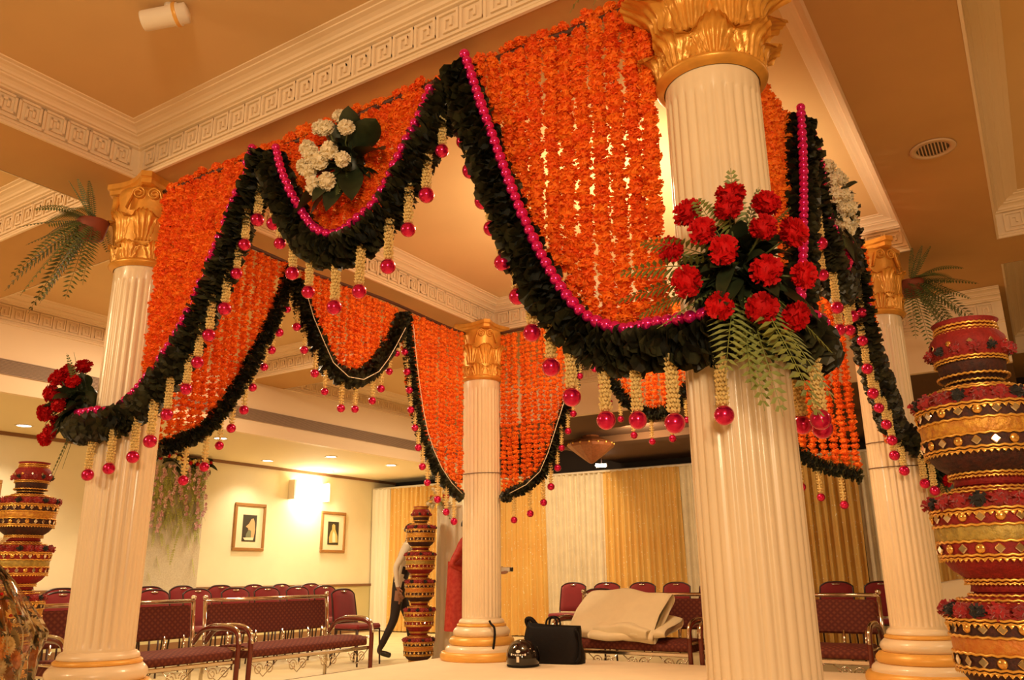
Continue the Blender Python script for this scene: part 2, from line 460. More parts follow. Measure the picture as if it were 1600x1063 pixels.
# round air diffuser in the beam, spot lamp on the front coffer ceiling, downlights
t = thing('air_diffuser', 'round slatted air diffuser set in the tan ceiling beam', 'vent', (2.728, .41, ZS))
b = MB(); b.lathe([(.10, 0), (.135, -.002), (.140, -.010), (.132, -.014), (.10, -.012), (.098, -.004)], 32, cap=False); b.build('rim', 'vent_metal', t)
MB().lathe([(.10, -.001), (.0005, -.002)], 24, cap=False).build('recess', 'grille_dark', t)
for k in range(9):
    x = -.08+k*.02; hh = math.sqrt(.1**2-x*x)
    MB().box(x-.006, x+.002, -hh, hh, -.012, -.004).build('slat', 'vent_metal', t, False)
t = thing('ceiling_spotlight', 'cream cylindrical spot lamp on the tan ceiling beside the Greek key cornice', 'lamp', (-.60, -2.97, ZC), R(32))
mt = Matrix.Translation((0, 0, -.07)) @ Matrix.Rotation(R(78), 4, 'Y')
MB().lathe([(.052, -.14), (.055, -.13), (.055, .02), (.062, .03), (.062, .06), (.055, .065), (.055, .10), (.02, .11)], 24, mt).build('body', 'lamp_trim', t)
MB().lathe([(.064, .035), (.066, .037), (.066, .052), (.064, .055)], 24, mt).build('ring', 'gold_base', t)
MB().lathe([(.03, 0), (.03, -.05)], 16).build('stem', 'lamp_trim', t)
DL = [((-8.08, .30), 'nearest the left edge of the picture'), ((-6.88, 2.45), 'beside the hanging marigold drape'), ((-8.19, 4.47), 'close to the wall above the left picture'),
      ((-6.98, 4.77), 'near the fascia, larger of the middle pair'), ((-8.46, 6.19), 'close to the wall above the sconce'), ((-6.89, 6.2), 'farthest along beside the fascia'),
      ((-8.08, -1.8), None), ((-6.9, -.2), None), ((-6.9, -2.6), None)]
for (x, y), lb in DL:
    if lb:
        t = thing('downlight', 'round recessed downlight in the low soffit, '+lb, 'ceiling light', (x, y, ZL), 0, 'soffit downlights')
        MB().lathe([(.105, 0), (.11, -.006), (.10, -.012), (.085, -.008), (.082, -.002)], 28, cap=False).build('trim_ring', 'lamp_trim', t)
        MB().lathe([(.084, -.003), (.0005, -.004)], 28, cap=False).build('glowing_lens', 'lamp_glow', t)
    lamp('SPOT', 'downlight_bulb', (x, y, ZL-.03), 80, (1, .84, .56), .06, spot=125, blend=.8)
# wall sconce
t = thing('wall_sconce', 'glowing box sconce high on the cream wall between the pictures', 'lamp', (XW, 5.95, 2.35))
MB().box(0, .16, -.46, -.40, -.16, .20, bev=.008).build('end_plate', 'lamp_trim', t, False)
MB().box(0, .16, .40, .46, -.16, .20, bev=.008).build('end_plate', 'lamp_trim', t, False)
MB().box(.01, .14, -.40, .40, -.12, .16, bev=.02).build('diffuser', 'sconce_glow', t, False)
lamp('POINT', 'sconce_bulb', (XW+.30, 5.95, 2.25), 48, (1, .84, .55), .15)

# framed pictures on the left wall
def picture(y0, y1, z0, z1, label, kind):
    t = thing('framed_picture', label, 'picture', (XW+.001, (y0+y1)/2, (z0+z1)/2), 0, 'framed prints on the cream wall')
    a, h = (y1-y0)/2, (z1-z0)/2; fwid = .055
    MB().box(0, .035, -a, a, h-fwid, h, bev=.008).box(0, .035, -a, a, -h, -h+fwid, bev=.008).box(0, .035, -a, -a+fwid, -h+fwid, h-fwid, bev=.008).box(0, .035, a-fwid, a, -h+fwid, h-fwid, bev=.008).build('frame', 'picture_wood', t, False)
    MB().box(0, .014, -a+fwid, a-fwid, -h+fwid, h-fwid).build('mount', 'picture_mat', t, False)
    pa, ph = a*.44, h*.56; oz = -.02
    pr = MB().box(.014, .018, -pa, pa, -ph+oz, ph+oz).build('print', 'picture_dark', t, False)
    def blob(name, m, pts, off):
        b = MB(); n = len(pts)
        b.add([(.018, y*pa, z*ph+oz) for y, z in pts]+[(.018+off, y*pa, z*ph+oz) for y, z in pts], [tuple(range(n, 2*n))]+[(i, (i+1) % n, n+(i+1) % n, n+i) for i in range(n)])
        b.build(name, m, pr, False)
    if kind == 0:
        blob('painted_figure', 'picture_skin', [(.1, -.75), (.7, -.7), (.85, -.1), (.75, .4), (.5, .75), (.2, .7), (-.1, .35), (-.55, .1), (-.2, .0), (-.1, -.4)], .002)
        blob('painted_robe', 'picture_teal', [(-.5, -.8), (.3, -.8), (.25, -.2), (-.1, -.1), (-.45, -.45)], .003)
        blob('painted_ground', 'picture_mat', [(-.85, -.72), (.7, -.68), (.6, -.9), (-.6, -.9)], .0035)
    else:
        blob('painted_figure', 'picture_cloth', [(-.7, -.85), (.9, -.8), (.8, -.2), (.35, .35), (.3, .7), (.0, .82), (-.25, .7), (-.25, .35), (-.55, .05), (-.75, -.4)], .002)
        blob('painted_robe', 'picture_mat', [(-.1, -.8), (.5, -.8), (.35, -.1), (.05, .2), (-.15, -.1)], .003)
picture(4.31, 4.99, 1.25, 2.06, 'wooden framed print of a seated pale figure, nearer the flower panel', 0)
picture(6.36, 7.02, 1.25, 2.03, 'wooden framed print of a standing robed figure below the glowing sconce', 1)
picture(-.2, .46, 1.3, 2.1, 'framed picture edge beside the small pot stack at the left border', 1)

# ---------------------------------------------------------------- platform
st = MB().box(-2.47, 2.6, -3.4, 2.47, FL, 0, bev=.02).build('stage_platform', 'stage', None, False)
tag(st, 'low cream carpeted platform that carries the four columns', 'platform')

# ---------------------------------------------------------------- columns
HALF = 2.03
CA, CB, CC, CD = (-HALF, -HALF), (-HALF+.03, HALF), (HALF, -HALF), (HALF, HALF)
def flute(a, z):
    return 1.0
def shaft_mesh():
    n = 28; seg = 8; N = n*seg; rows = []
    def rad(i, d):
        t = (i % seg)/seg
        g = max(0.0, math.sin(PI*min(1, max(0, (t-.22)/.56))))**.8
        return .200-d*g
    zs = [(.372, 0), (.40, 0), (.404, .0), (.415, .008), (.45, .0095), (1.6, .0095), (2.70, .0095), (2.735, .008), (2.75, 0), (2.83, 0)]
    vs = []; fs = []
    for z, d in zs:
        for i in range(N):
            a = 2*PI*i/N; r = rad(i, d); vs.append((r*math.cos(a), r*math.sin(a), z))
    for j in range(len(zs)-1):
        for i in range(N):
            k = (i+1) % N; fs.append((j*N+i, j*N+k, (j+1)*N+k, (j+1)*N+i))
    b = MB().add(vs, fs); return b.mesh('shaft', 'column_white')
SHAFT = shaft_mesh()
def arc(r0, z0, r1, z1, bulge, n=6):
    return [(r0+(r1-r0)*t+bulge*math.sin(PI*t), z0+(z1-z0)*t) for t in [i/n for i in range(n+1)]]
BASE_RINGS = [('plinth_disc', 'gold_base', [(.0, 0), (.405, 0)]+arc(.41, .005, .40, .078, .012)+[(.37, .082), (.0, .082)]),
              ('white_step', 'column_white', [(.0, .08), (.37, .08)]+arc(.365, .085, .335, .138, .012)+[(.30, .14), (0, .14)]),
              ('gold_torus', 'gold_base', [(0, .138), (.30, .138)]+arc(.315, .142, .300, .218, .022)+[(.27, .22), (0, .22)]),
              ('white_bulge', 'column_white', [(0, .218), (.26, .218)]+arc(.272, .222, .252, .312, .026)+[(.23, .314), (0, .314)]),
              ('gold_ring', 'gold_base', [(0, .312), (.23, .312)]+arc(.246, .314, .238, .342, .010)+[(.22, .344), (0, .344)]),
              ('white_collar', 'column_white', [(0, .342), (.22, .342)]+arc(.232, .344, .212, .384, .008)+[(.20, .388), (0, .388)])]
BASE_MESH = [(n, MB().lathe(p, 56, cap=False).mesh(n, m)) for n, m, p in BASE_RINGS]
def leaf_acanthus(h, wd, r0, curl, lobes=4, lean=.035):
    """acanthus leaf standing on the bell and curling out at the tip"""
    b = MB(); nu, nv = 23, 14
    def P(layer):
        def fn(u, v):
            s = u*2-1
            env = (.62+.55*math.sin(PI*min(1, v*1.05)**.8)) if v < .95 else .62+.55*math.sin(PI*.95**.8)
            env = (.75+.35*v)*(1-max(0, v-.72)**2*5.2)
            lob = 1-.13*abs(math.sin(v*PI*lobes))
            x = s*wd*env*lob
            out = r0+.010+lean*v+curl*max(0, v-.5)**1.6*3.0
            z = h*(v-.95*max(0, v-.62)**2)
            rib = .0105*math.cos(s*PI*3.6/(.55+.45*v))*(1-.75*v**3)+.010*(1-s*s)
            drop = -.06*max(0, v-.5)*s*s-.016*(1-abs(math.cos(2.5*PI*s)))*v**5
            return (x, -(out+rib-layer*.012-.5*abs(s)**2*x*x/.1), z+drop-layer*.002)
        return fn
    b.grid(P(0), nu, nv); b.grid(P(1), nu, nv)
    m = nu*nv
    ring = [i for i in range(nu)]+[j*nu+nu-1 for j in range(1, nv)]+[(nv-1)*nu+i for i in range(nu-2, -1, -1)]+[j*nu for j in range(nv-2, 0, -1)]
    for a, c in zip(ring, ring[1:]+ring[:1]): b.f.append((a, c, c+m, a+m))
    return b
CAP = {'wide': dict(low=leaf_acanthus(.170, .100, .203, .055).mesh('acanthus_leaf', 'gold_paint'), up=leaf_acanthus(.26, .112, .210, .13).mesh('acanthus_leaf', 'gold_paint'), ab=1.0, vr=.265),
       'slim': dict(low=leaf_acanthus(.160, .092, .200, .018, lean=.018).mesh('acanthus_leaf', 'gold_paint'), up=leaf_acanthus(.25, .100, .200, .045, lean=.022).mesh('acanthus_leaf', 'gold_paint'), ab=.80, vr=.215)}
def scroll_mesh(rad, wid, turns=1.6):
    b = MB(); pts = []
    n = 34
    for i in range(n+1):
        t = i/n; a = PI*.5+turns*2*PI*t; r = rad*(1-.8*t); pts.append((r*math.cos(a), r*math.sin(a), rad*.26*(1-.55*t)))
    pre = [(-rad*1.7, -rad*2.6, rad*.2), (-rad*1.25, -rad*1.0, rad*.22), (-rad*.85, rad*.45, rad*.24)]
    # ribbon in the radial-vertical plane; wide along the tangent
    path = pre+[(-p[0], p[1], p[2]) for p in pts]
    vs = []; fs = []
    for i, (x, z, th) in enumerate(path):
        a = path[max(i-1, 0)]; c = path[min(i+1, len(path)-1)]
        dx, dz = c[0]-a[0], c[1]-a[1]; L = math.hypot(dx, dz) or 1; nx, nz = -dz/L, dx/L
        ww = wid*(1 if i > 1 else .7)
        for s, q in ((-1, .5), (-1, -.5), (1, -.5), (1, .5)):
            vs.append((s*ww/2, -(x+nx*th*q), z+nz*th*q))
    for i in range(len(path)-1):
        for k in range(4): fs.append((i*4+k, i*4+(k+1) % 4, i*4+4+(k+1) % 4, i*4+4+k))
    fs.append((0, 1, 2, 3)); m = (len(path)-1)*4; fs.append((m+3, m+2, m+1, m))
    return b.add(vs, fs).mesh('volute', 'gold_paint', True)
VOL = scroll_mesh(.042, .055)
def abacus_mesh():
    b = MB()
    def outline(hs, ch, cave):
        pts = []
        for q in range(4):
            a = q*PI/2
            side = [(-hs+ch+(2*hs-2*ch)*t, -hs+cave*math.sin(PI*t)) for t in [i/8 for i in range(9)]]
            pts += [(x*math.cos(a)-y*math.sin(a), x*math.sin(a)+y*math.cos(a)) for x, y in side]
        return pts
    lev = [(.262, .05, .05, 3.395), (.285, .055, .055, 3.402), (.285, .055, .055, 3.432), (.295, .06, .055, 3.438), (.305, .06, .055, 3.442), (.305, .06, .055, 3.479)]
    vs = []; n = 36; fs = []
    for hs, ch, cv, z in lev: vs += [(x, y, z) for x, y in outline(hs, ch, cv)]
    for j in range(len(lev)-1):
        for i in range(n): fs.append((j*n+i, j*n+(i+1) % n, (j+1)*n+(i+1) % n, (j+1)*n+i))
    fs.append(tuple(reversed(range(n)))); fs.append(tuple(range((len(lev)-1)*n, len(lev)*n)))
    return b.add(vs, fs).mesh('abacus', 'gold_paint', False)
ABA = abacus_mesh()
BELL = MB().lathe([(.203, 2.84), (.212, 2.90), (.216, 3.0), (.222, 3.10), (.222, 3.2), (.225, 3.3), (.232, 3.36), (.225, 3.40)], 40).mesh('bell', 'gold_paint')
RING = MB().lathe(arc(.205, 2.828, .205, 2.886, .036, 10), 56, cap=False).mesh('astragal_ring', 'gold_paint')
def column(xy, label, kind='slim'):
    t = thing('column', label, 'column', (xy[0], xy[1], 0), 0, 'fluted columns of the mandap')
    ba = inst('base', BASE_MESH[0][1], t)
    for n, me in BASE_MESH[1:]: inst(n, me, ba)
    inst('shaft', SHAFT, t); K = CAP[kind]
    ca = inst('capital', BELL, t)
    inst('astragal_ring', RING, ca); inst('abacus', ABA, ca, None, None, (K['ab'], K['ab'], 1))
    for k in range(8):
        inst('acanthus_leaf', K['low'], ca, (0, 0, 2.868), (0, 0, k*PI/4+PI/8))
        inst('acanthus_leaf', K['up'], ca, (0, 0, 3.005), (0, 0, k*PI/4))
    for k in range(4):
        a = PI/4+k*PI/2; r_ = K['vr']*1.04
        for d_, q in ((-1, 1), (1, -1)):
            tx, ty = math.cos(a)*.050*d_, math.sin(a)*.050*d_
            inst('volute', VOL, ca, (r_*math.sin(a)+tx, -r_*math.cos(a)+ty, 3.34), (0, 0, a+PI/2*q))
    return t
column(CA, 'fluted white column with gold leaf capital at the left, beside the small pot stack')
column(CB, 'fluted white column with gold rings at its base, farthest one behind the helmet')
column(CC, 'nearest and largest fluted white column, carrying the big red carnation bouquet', 'wide')
column(CD, 'fluted white column with gold capital at the right, beside the large pot stack')
for (c, zz, lb) in [(CB, 1.84, 'thin tie wire round the farthest column below its marigolds'), (CD, 1.80, 'thin upper tie wire round the right column'), (CD, 1.60, 'thin lower tie wire round the right column'), (CA, 1.83, 'thin tie wire round the left column above its leaf garland')]:
    o = MB().tube([(.2025*math.cos(2*PI*i/40), .2025*math.sin(2*PI*i/40), .012*math.sin(2*PI*i/40)) for i in range(40)], .0035, 6, closed=True).build('tie_wire', 'pole_dark', None, True, (c[0], c[1], zz))
    tag(o, lb, 'wire')

# ---------------------------------------------------------------- flowers: shared meshes
GA = PI*(3-math.sqrt(5))
def pompom(b, c, Rr, npet, flat=.72, rnd=random, core=(8, 5), frill=False, squash=1.0):
    """ruffled ball of petals round a core"""
    c = Vector(c)
    b.sphere(c, Rr*.74, Rr*.74, Rr*.74*flat, core[0], core[1])
    off = rnd.random()*6
    for i in range(npet):
        z = 1-2*(i+.5)/npet; rr_ = math.sqrt(max(0, 1-z*z)); a = i*GA+off
        d = Vector((rr_*math.cos(a), rr_*math.sin(a), z))
        d = (d+Vector((rnd.uniform(-.22, .22), rnd.uniform(-.22, .22), rnd.uniform(-.22, .22)))).normalized()
        t = d.orthogonal().normalized(); t = Matrix.Rotation(rnd.random()*6.28, 3, d) @ t; q = d.cross(t)
        L = Rr*rnd.uniform(.90, 1.12); wd = Rr*rnd.uniform(.20, .30)
        p0 = d*Rr*.55; p1 = d*L+q*Rr*rnd.uniform(-.12, .12)
        def F(p): return (c.x+p.x, c.y+p.y, c.z+p.z*flat)
        if frill:
            m = (p0+p1)/2+q*Rr*.05
            b.add([F(p0-t*wd*.4), F(p0+t*wd*.4), F(p1+t*wd*1.2), F(p1*1.06+t*wd*.5), F(p1*.97), F(p1*1.06-t*wd*.5), F(p1-t*wd*1.2)], [(0, 1, 2, 3, 4), (0, 4, 5, 6)])
        else:
            b.add([F(p0-t*wd*.6), F(p0+t*wd*.6), F(p1+t*wd), F(p1-t*wd)], [(0, 1, 2, 3)])
    return b
MARI = []
for k in range(5):
    MARI.append(pompom(MB(), (0, 0, 0), .041, 64, .70, random.Random(k)).mesh('marigold', 'marigold', False))
CARN_R = [pompom(MB(), (0, 0, 0), .052, 70, .80, random.Random(40+k), (10, 6), True).mesh('carnation', 'carnation_red', False) for k in range(2)]
CARN_W = [pompom(MB(), (0, 0, 0), .046, 70, .85, random.Random(50+k), (10, 6), True).mesh('carnation', 'carnation_white', False) for k in range(2)]
BEAD = MB().sphere((0, 0, 0), .0265, n=14, m=9).mesh('bead', 'bead_pink')
def tassel_meshes(near):
    rnd = random.Random(3); b = MB(); L = .21
    rows = 12 if near else 8
    for j in range(rows):
        for k in range(9 if near else 6):
            a = k*2*PI/(9 if near else 6)+j*.35; z = -L*(j+.5)/rows; r0 = .007; r1 = .027+rnd.uniform(-.004, .004)
            d = Vector((math.cos(a), math.sin(a), 0)); tt = Vector((-math.sin(a), math.cos(a), 0)); up = Vector((0, 0, rnd.uniform(.004, .014)))
            wd = .0085; m = d*(r1*.7)+Vector((0, 0, z))+up*.5; e = d*r1+Vector((0, 0, z))+up
            p = d*r0+Vector((0, 0, z))
            b.add([p, m+tt*wd, e, m-tt*wd, m+Vector((0, 0, .009)), m-Vector((0, 0, .009))], [(0, 1, 4), (1, 2, 4), (2, 3, 4), (3, 0, 4), (1, 0, 5), (2, 1, 5), (3, 2, 5), (0, 3, 5)])
    b.tube([(0, 0, .06), (0, 0, -L-.01)], .010, 6)
    ball = MB().sphere((0, 0, -L-.034), .038, n=18, m=12)
    return b.mesh('tuberose_buds', 'tuberose', False), ball.mesh('shiny_ball', 'ball_red')
TAS_N, BALL = tassel_meshes(True); TAS_F, _ = tassel_meshes(False)

# ---------------------------------------------------------------- marigold drapes on the four sides
ROD = 3.37
SIDE = {'front': (Vector((1, 0, 0)), Vector((0, -1, 0)), 'front side'), 'right': (Vector((0, 1, 0)), Vector((1, 0, 0)), 'right side'),
        'rear': (Vector((1, 0, 0)), Vector((0, 1, 0)), 'rear side'), 'left': (Vector((0, 1, 0)), Vector((-1, 0, 0)), 'left side')}
def P3(side, s, o, z):
    t, n, _ = SIDE[side]; v = t*s+n*(HALF+o); return Vector((v.x, v.y, z))
HALF_GEN = [(.68, 3.33), (.80, 2.92), (1.0, 2.46), (1.15, 2.17), (1.35, 1.88), (1.55, 1.74), (1.80, 1.66)]
HALVES = {('front', 1): [(.735, 3.34), (.86, 2.95), (1.06, 2.38), (1.22, 2.03), (1.38, 1.80), (1.56, 1.69), (1.80, 1.65)],
          ('front', -1): [(.66, 3.30), (.80, 2.96), (1.127, 2.33), (1.34, 2.07), (1.553, 1.89), (1.75, 1.79), (1.95, 1.74)],
          ('right', 1): [(.54, 3.30), (.60, 2.98), (.72, 2.42), (.98, 2.20), (1.32, 2.03), (1.62, 1.86), (1.85, 1.72)],
          ('rear', -1): [(.72, 3.33), (.82, 2.80), (1.0, 2.32), (1.2, 1.86), (1.4, 1.70), (1.62, 1.62), (1.80, 1.58)],
          ('rear', 1): [(.72, 3.33), (.90, 2.62), (1.05, 2.20), (1.2, 1.86), (1.4, 1.68), (1.62, 1.60), (1.80, 1.56)],
          ('left', 1): [(.76, 3.33), (.86, 2.80), (1.0, 2.28), (1.15, 2.0), (1.35, 1.78), (1.55, 1.66), (1.76, 1.59)]}
def zg(side, s):
    a = abs(s); k = 1 if s > 0 else -1
    pk = HALVES.get((side, k), HALF_GEN)[0][0]
    if a > pk: return interp(a, HALVES.get((side, k), HALF_GEN))
    lo = {'rear': 2.27}.get(side, 2.50)
    return lo+(3.32-lo)*(a/pk)**2.1
OUT = {'front': (.08, .15), 'right': (.02, .08), 'rear': (.06, .03), 'left': (.06, .03)}   # strand, garland offsets
SEG = {'front': ('front left swag', 'front middle swag', 'front right swag'),
       'right': ('right side swag by the nearest column', 'right side middle swag', 'right side swag by the right column'),
       'rear': ('rear swag by the farthest column', 'rear middle swag', 'rear swag by the right column'),
       'left': ('left side swag behind the left column', 'left side middle swag', 'left side swag by the farthest column')}
def seg_of(side, s):
    k = 1 if s > 0 else -1; pk = HALVES.get((side, k), HALF_GEN)[0][0]
    return 1 if abs(s) <= pk else (0 if s < 0 else 2)
rnd = random.Random(21)
for side in SIDE:
    t, n, nm = SIDE[side]; near = side == 'front'
    # carrying pole
    pth = [P3(side, s, OUT[side][0]-.01, ROD+.012*math.sin(s*3)) for s in [-1.83+3.66*i/24 for i in range(25)]]
    o = MB().tube([p-pth[0] for p in pth], .016, 8).build('drape_pole', 'pole_dark', None, True, pth[0])
    tag(o, 'thin dark pole carrying the marigold strings along the %s of the mandap' % nm, 'pole')
    # strings
    cnt = [0, 0, 0]; s = -1.76; pitch = .0815
    while s < 1.77:
        k = seg_of(side, s); end = zg(side, s)+.0; cnt[k] += 1
        L = ROD-.02-end
        if L > .06:
            word = ORD[cnt[k]-1]
            lb = '%s marigold string from the left in the %s' % (word, SEG[side][k])
            if side in ('right', 'left'): lb = '%s marigold string from the near end, %s' % (word, SEG[side][k])
            base = P3(side, s, OUT[side][0]+rnd.uniform(-.015, .015), ROD-.02)
            th = thing('marigold_string', lb, 'flower string', base, 0, 'marigold strings of the mandap')
            z = -.02
            if near:
                while z > -L:
                    inst('marigold', MARI[rnd.randrange(5)], th, (rnd.uniform(-.008, .008), rnd.uniform(-.012, .012), z), (rnd.uniform(-.35, .35), rnd.uniform(-.35, .35), rnd.random()*6.28), rnd.uniform(.90, 1.10))
                    z -= rnd.uniform(.041, .050)
            else:
                b = MB()
                while z > -L:
                    pompom(b, (rnd.uniform(-.008, .008), rnd.uniform(-.008, .008), z), .039*rnd.uniform(.9, 1.1), 34, .72, rnd, (6, 4))
                    z -= rnd.uniform(.045, .054)
                o = b.build('marigold_flowers', 'marigold_far', th, False); o['kind'] = 'stuff'
            MB().tube([(0, 0, .03), (0, 0, -L)], .003, 4).build('string', 'pole_dark', th)
        s += pitch*rnd.uniform(.93, 1.07)
# marigolds tied along the front pole
th = thing('marigold_string', 'dark orange marigold garland wound along the front pole', 'flower string', P3('front', 0, .08, ROD), 0, 'marigold strings of the mandap')
s = -1.72
while s < 1.74:
    inst('marigold', MARI[rnd.randrange(5)], th, (s, rnd.uniform(-.02, .02), .022+rnd.uniform(-.01, .012)), (rnd.uniform(-1, 1), rnd.uniform(-1, 1), rnd.random()*6), rnd.uniform(.75, 1.0))
    s += rnd.uniform(.050, .066)

# ---------------------------------------------------------------- leaf garlands
def leaf_piece():
    """one folded leaf, standing out from the garland's core along +x, fold edge along x"""
    b = MB()
    b.add([(.022, 0, 0), (.080, .004, .004), (.094, .026, .016), (.052, .034, .020), (.090, -.028, .014), (.050, -.034, .020), (.098, 0, .002)],
          [(0, 1, 2, 3), (0, 5, 4, 1), (1, 6, 2), (1, 4, 6)])
    return b
LP = leaf_piece(); LEAFME = LP.mesh('leaf', 'leaf_dark', False)
def garland(side, which, label, singles=0, thick=1.0):
    pts = []
    if which == 'mid':
        pa = HALVES.get((side, -1), HALF_GEN)[0][0]; pb = HALVES.get((side, 1), HALF_GEN)[0][0]
        for i in range(25):
            s = -pa+.035+(pa+pb-.07)*i/24; pts.append(P3(side, s, OUT[side][1]+.01*math.sin(i), zg(side, s)))
    else:
        k = which; prof = HALVES.get((side, k), HALF_GEN)
        for a, z in prof[:-1]: pts.append(P3(side, k*(a+.02), OUT[side][1], z))
        og = OUT[side][1]
        if side in ('front', 'right'):
            pts += [P3(side, k*1.80, .24, prof[-1][1]-.0), P3(side, k*2.00, .28, prof[-1][1]-.02), P3(side, k*2.16, .24, prof[-1][1]+.01)]
        else: pts += [P3(side, k*1.74, og+.02, prof[-1][1])]
    path = resample(smooth_path(pts, 120), .021)
    org = path[0].copy(); path = [p-org for p in path]
    th = thing('leaf_garland', label, 'garland', org, 0, 'dark green leaf garlands')
    MB().tube(path, .042*thick, 8).build('core', 'leaf_core', th)
    b = MB(); recs = []
    for i, p in enumerate(path):
        tg = (path[min(i+1, len(path)-1)]-path[max(i-1, 0)]).normalized()
        a0 = tg.orthogonal().normalized()
        nl = 9
        for k in range(nl):
            g = 2*PI*(k+rnd.uniform(-.3, .3))/nl+i*1.1
            x = (Matrix.Rotation(g, 3, tg) @ a0)
            # lean the leaf along the garland
            lean = rnd.uniform(-.1, .55)
            x2 = (x*math.cos(lean)+tg*math.sin(lean)).normalized(); y = tg.cross(x).normalized(); zz = x2.cross(y)
            rot = Matrix((x2, y, zz)).transposed().to_4x4() @ Matrix.Rotation(rnd.uniform(-.6, .6), 4, 'X')
            sc = rnd.uniform(.82, 1.10)*thick
            recs.append((Matrix.Translation(p) @ rot @ Matrix.Scale(sc, 4), x))
    if singles:
        camd = (camo.location-org).normalized()
        order = sorted(range(len(recs)), key=lambda i: -recs[i][1].dot(camd)+rnd.random()*.5)
        pick = set(order[:singles])
    else: pick = set()
    for i, (m, x) in enumerate(recs):
        if i in pick:
            o = inst('leaf', LEAFME, th); o.matrix_local = m
        else: b.add(LP.v, LP.f, m)
    o = b.build('leaf_mass', 'leaf_dark', th, False); o['kind'] = 'stuff'
    return [p+org for p in path]
G = {}
for side in SIDE:
    for q, (wh, k) in enumerate(((-1, 0), ('mid', 1), (1, 2))):
        G[side, wh] = garland(side, wh, 'thick dark green leaf garland edging the '+SEG[side][k], 280 if side == 'front' else 0, 1.14 if side in ('front', 'right') else (.98 if (side, wh) == ('left', 'mid') else .72))

# ---------------------------------------------------------------- pink bead strings along the garlands
def beads(side, wh, label, inset=.088, o_add=.05, step=.049, keep=1.0, shift=0):
    t, n, _ = SIDE[side]; P = G[side, wh]
    pts = []
    for i, p in enumerate(P):
        tg = (P[min(i+1, len(P)-1)]-P[max(i-1, 0)]).normalized(); nn = n.cross(tg)
        if nn.z < 0 and wh == 'mid': nn = -nn
        if wh != 'mid':
            # towards the strings: up and towards the column
            ref = Vector((0, 0, 1))+t*(1 if wh == 1 else -1)*1.2
            if nn.dot(ref) < 0: nn = -nn
        pts.append(p+nn*inset+n*o_add+Vector((0, 0, shift)))
    pts = resample(pts, step); org = pts[0]
    th = thing('bead_string', label, 'bead string', org, 0, 'pink bead strings')
    for p in pts:
        if rnd.random() < keep: inst('bead', BEAD, th, p-org, None, rnd.uniform(.92, 1.08))
    MB().tube([p-org for p in pts], .003, 4).build('string', 'bead_pink', th)
beads('front', -1, 'shiny pink bead string on the front left leaf garland', keep=.75)
beads('front', 'mid', 'shiny pink bead string curving below the white bouquet at the front')
beads('front', 1, 'shiny pink bead string on the long garland beside the nearest column')
beads('right', -1, 'shiny pink bead string hanging behind the big red bouquet')
beads('right', 'mid', 'shiny pink bead string beside the small right bouquet')
beads('right', 'mid', 'second pink bead string, just inside the one beside the small right bouquet', .15, .05, shift=.03)
beads('right', 1, 'shiny pink bead string on the garland falling to the right column')

# ---------------------------------------------------------------- tuberose tassels
for side in SIDE:
    for wh, k in ((-1, 0), ('mid', 1), (1, 2)):
        P = G[side, wh]; L = len(P); near = side in ('front', 'right')
        step = 10 if wh == 'mid' else 9
        idx = list(range(6, L-2, step)); 
        if wh == 1: idx.sort()
        for c, i in enumerate(idx):
            p = P[i]+Vector((0, 0, -.055)); p = p+SIDE[side][1]*rnd.uniform(-.02, .02)
            lb = '%s tuberose tassel down the %s, red ball tip' % (ORD[c], SEG[side][k]) if wh != 'mid' else '%s tuberose tassel along the %s, red ball tip' % (ORD[c], SEG[side][k])
            th = thing('tuberose_tassel', lb, 'tassel', p, rnd.random()*6, 'tuberose tassels with red balls')
            sc = rnd.uniform(.92, 1.08)*(1 if near else .92)
            inst('tuberose_buds', TAS_N if near else TAS_F, th, None, None, sc)
            inst('shiny_ball', BALL, th, None, None, sc)
for side, wh, lb in (('left', 'mid', 'pale thread strung across the left middle swag'), ('left', 1, 'pale thread along the garland falling to the farthest column'), ('rear', -1, 'pale thread along the rear garland rising from the farthest column')):
    P = G[side, wh][6::10]; n = SIDE[side][1]
    pp = [p-n*.09+Vector((0, 0, -.02)) for p in P]
    o = MB().tube([p-pp[0] for p in pp], .004, 5).build('thread', 'thread', None, True, pp[0]); tag(o, lb, 'thread')

# ---------------------------------------------------------------- ferns, leaves, bouquets
def frond(b, p0, d, L, droop=.5, wid=.05, n=18, rise=0.0, twist=0.0):
    """arching frond with paired leaflets; d is its starting direction"""
    d = Vector(d).normalized(); p0 = Vector(p0); pts = []
    for i in range(n+1):
        t = i/n; pts.append(p0+d*L*t+Vector((0, 0, rise*L*t-droop*L*t*t)))
    b.tube(pts, [.0032*(1-.7*i/n) for i in range(n+1)], 4)
    for i in range(1, n):
        t = i/n; tg = (pts[i+1]-pts[i-1]).normalized()
        sd = tg.cross(Vector((0, 0, 1)))
        if sd.length < .2: sd = tg.orthogonal()
        sd.normalize(); sd = Matrix.Rotation(twist, 3, tg) @ sd
        l = wid*(math.sin(PI*(.10+.86*t))**.7)*(1.05-.35*t)
        hw = L/n*.40
        for s in (-1, 1):
            e = pts[i]+sd*s*l+tg*l*.35+Vector((0, 0, -.15*l)); m = pts[i]+sd*s*l*.45+tg*l*.14
            b.add([pts[i]-tg*hw*.5, m-tg*hw, e, m+tg*hw], [(0, 1, 2, 3)])
    return b
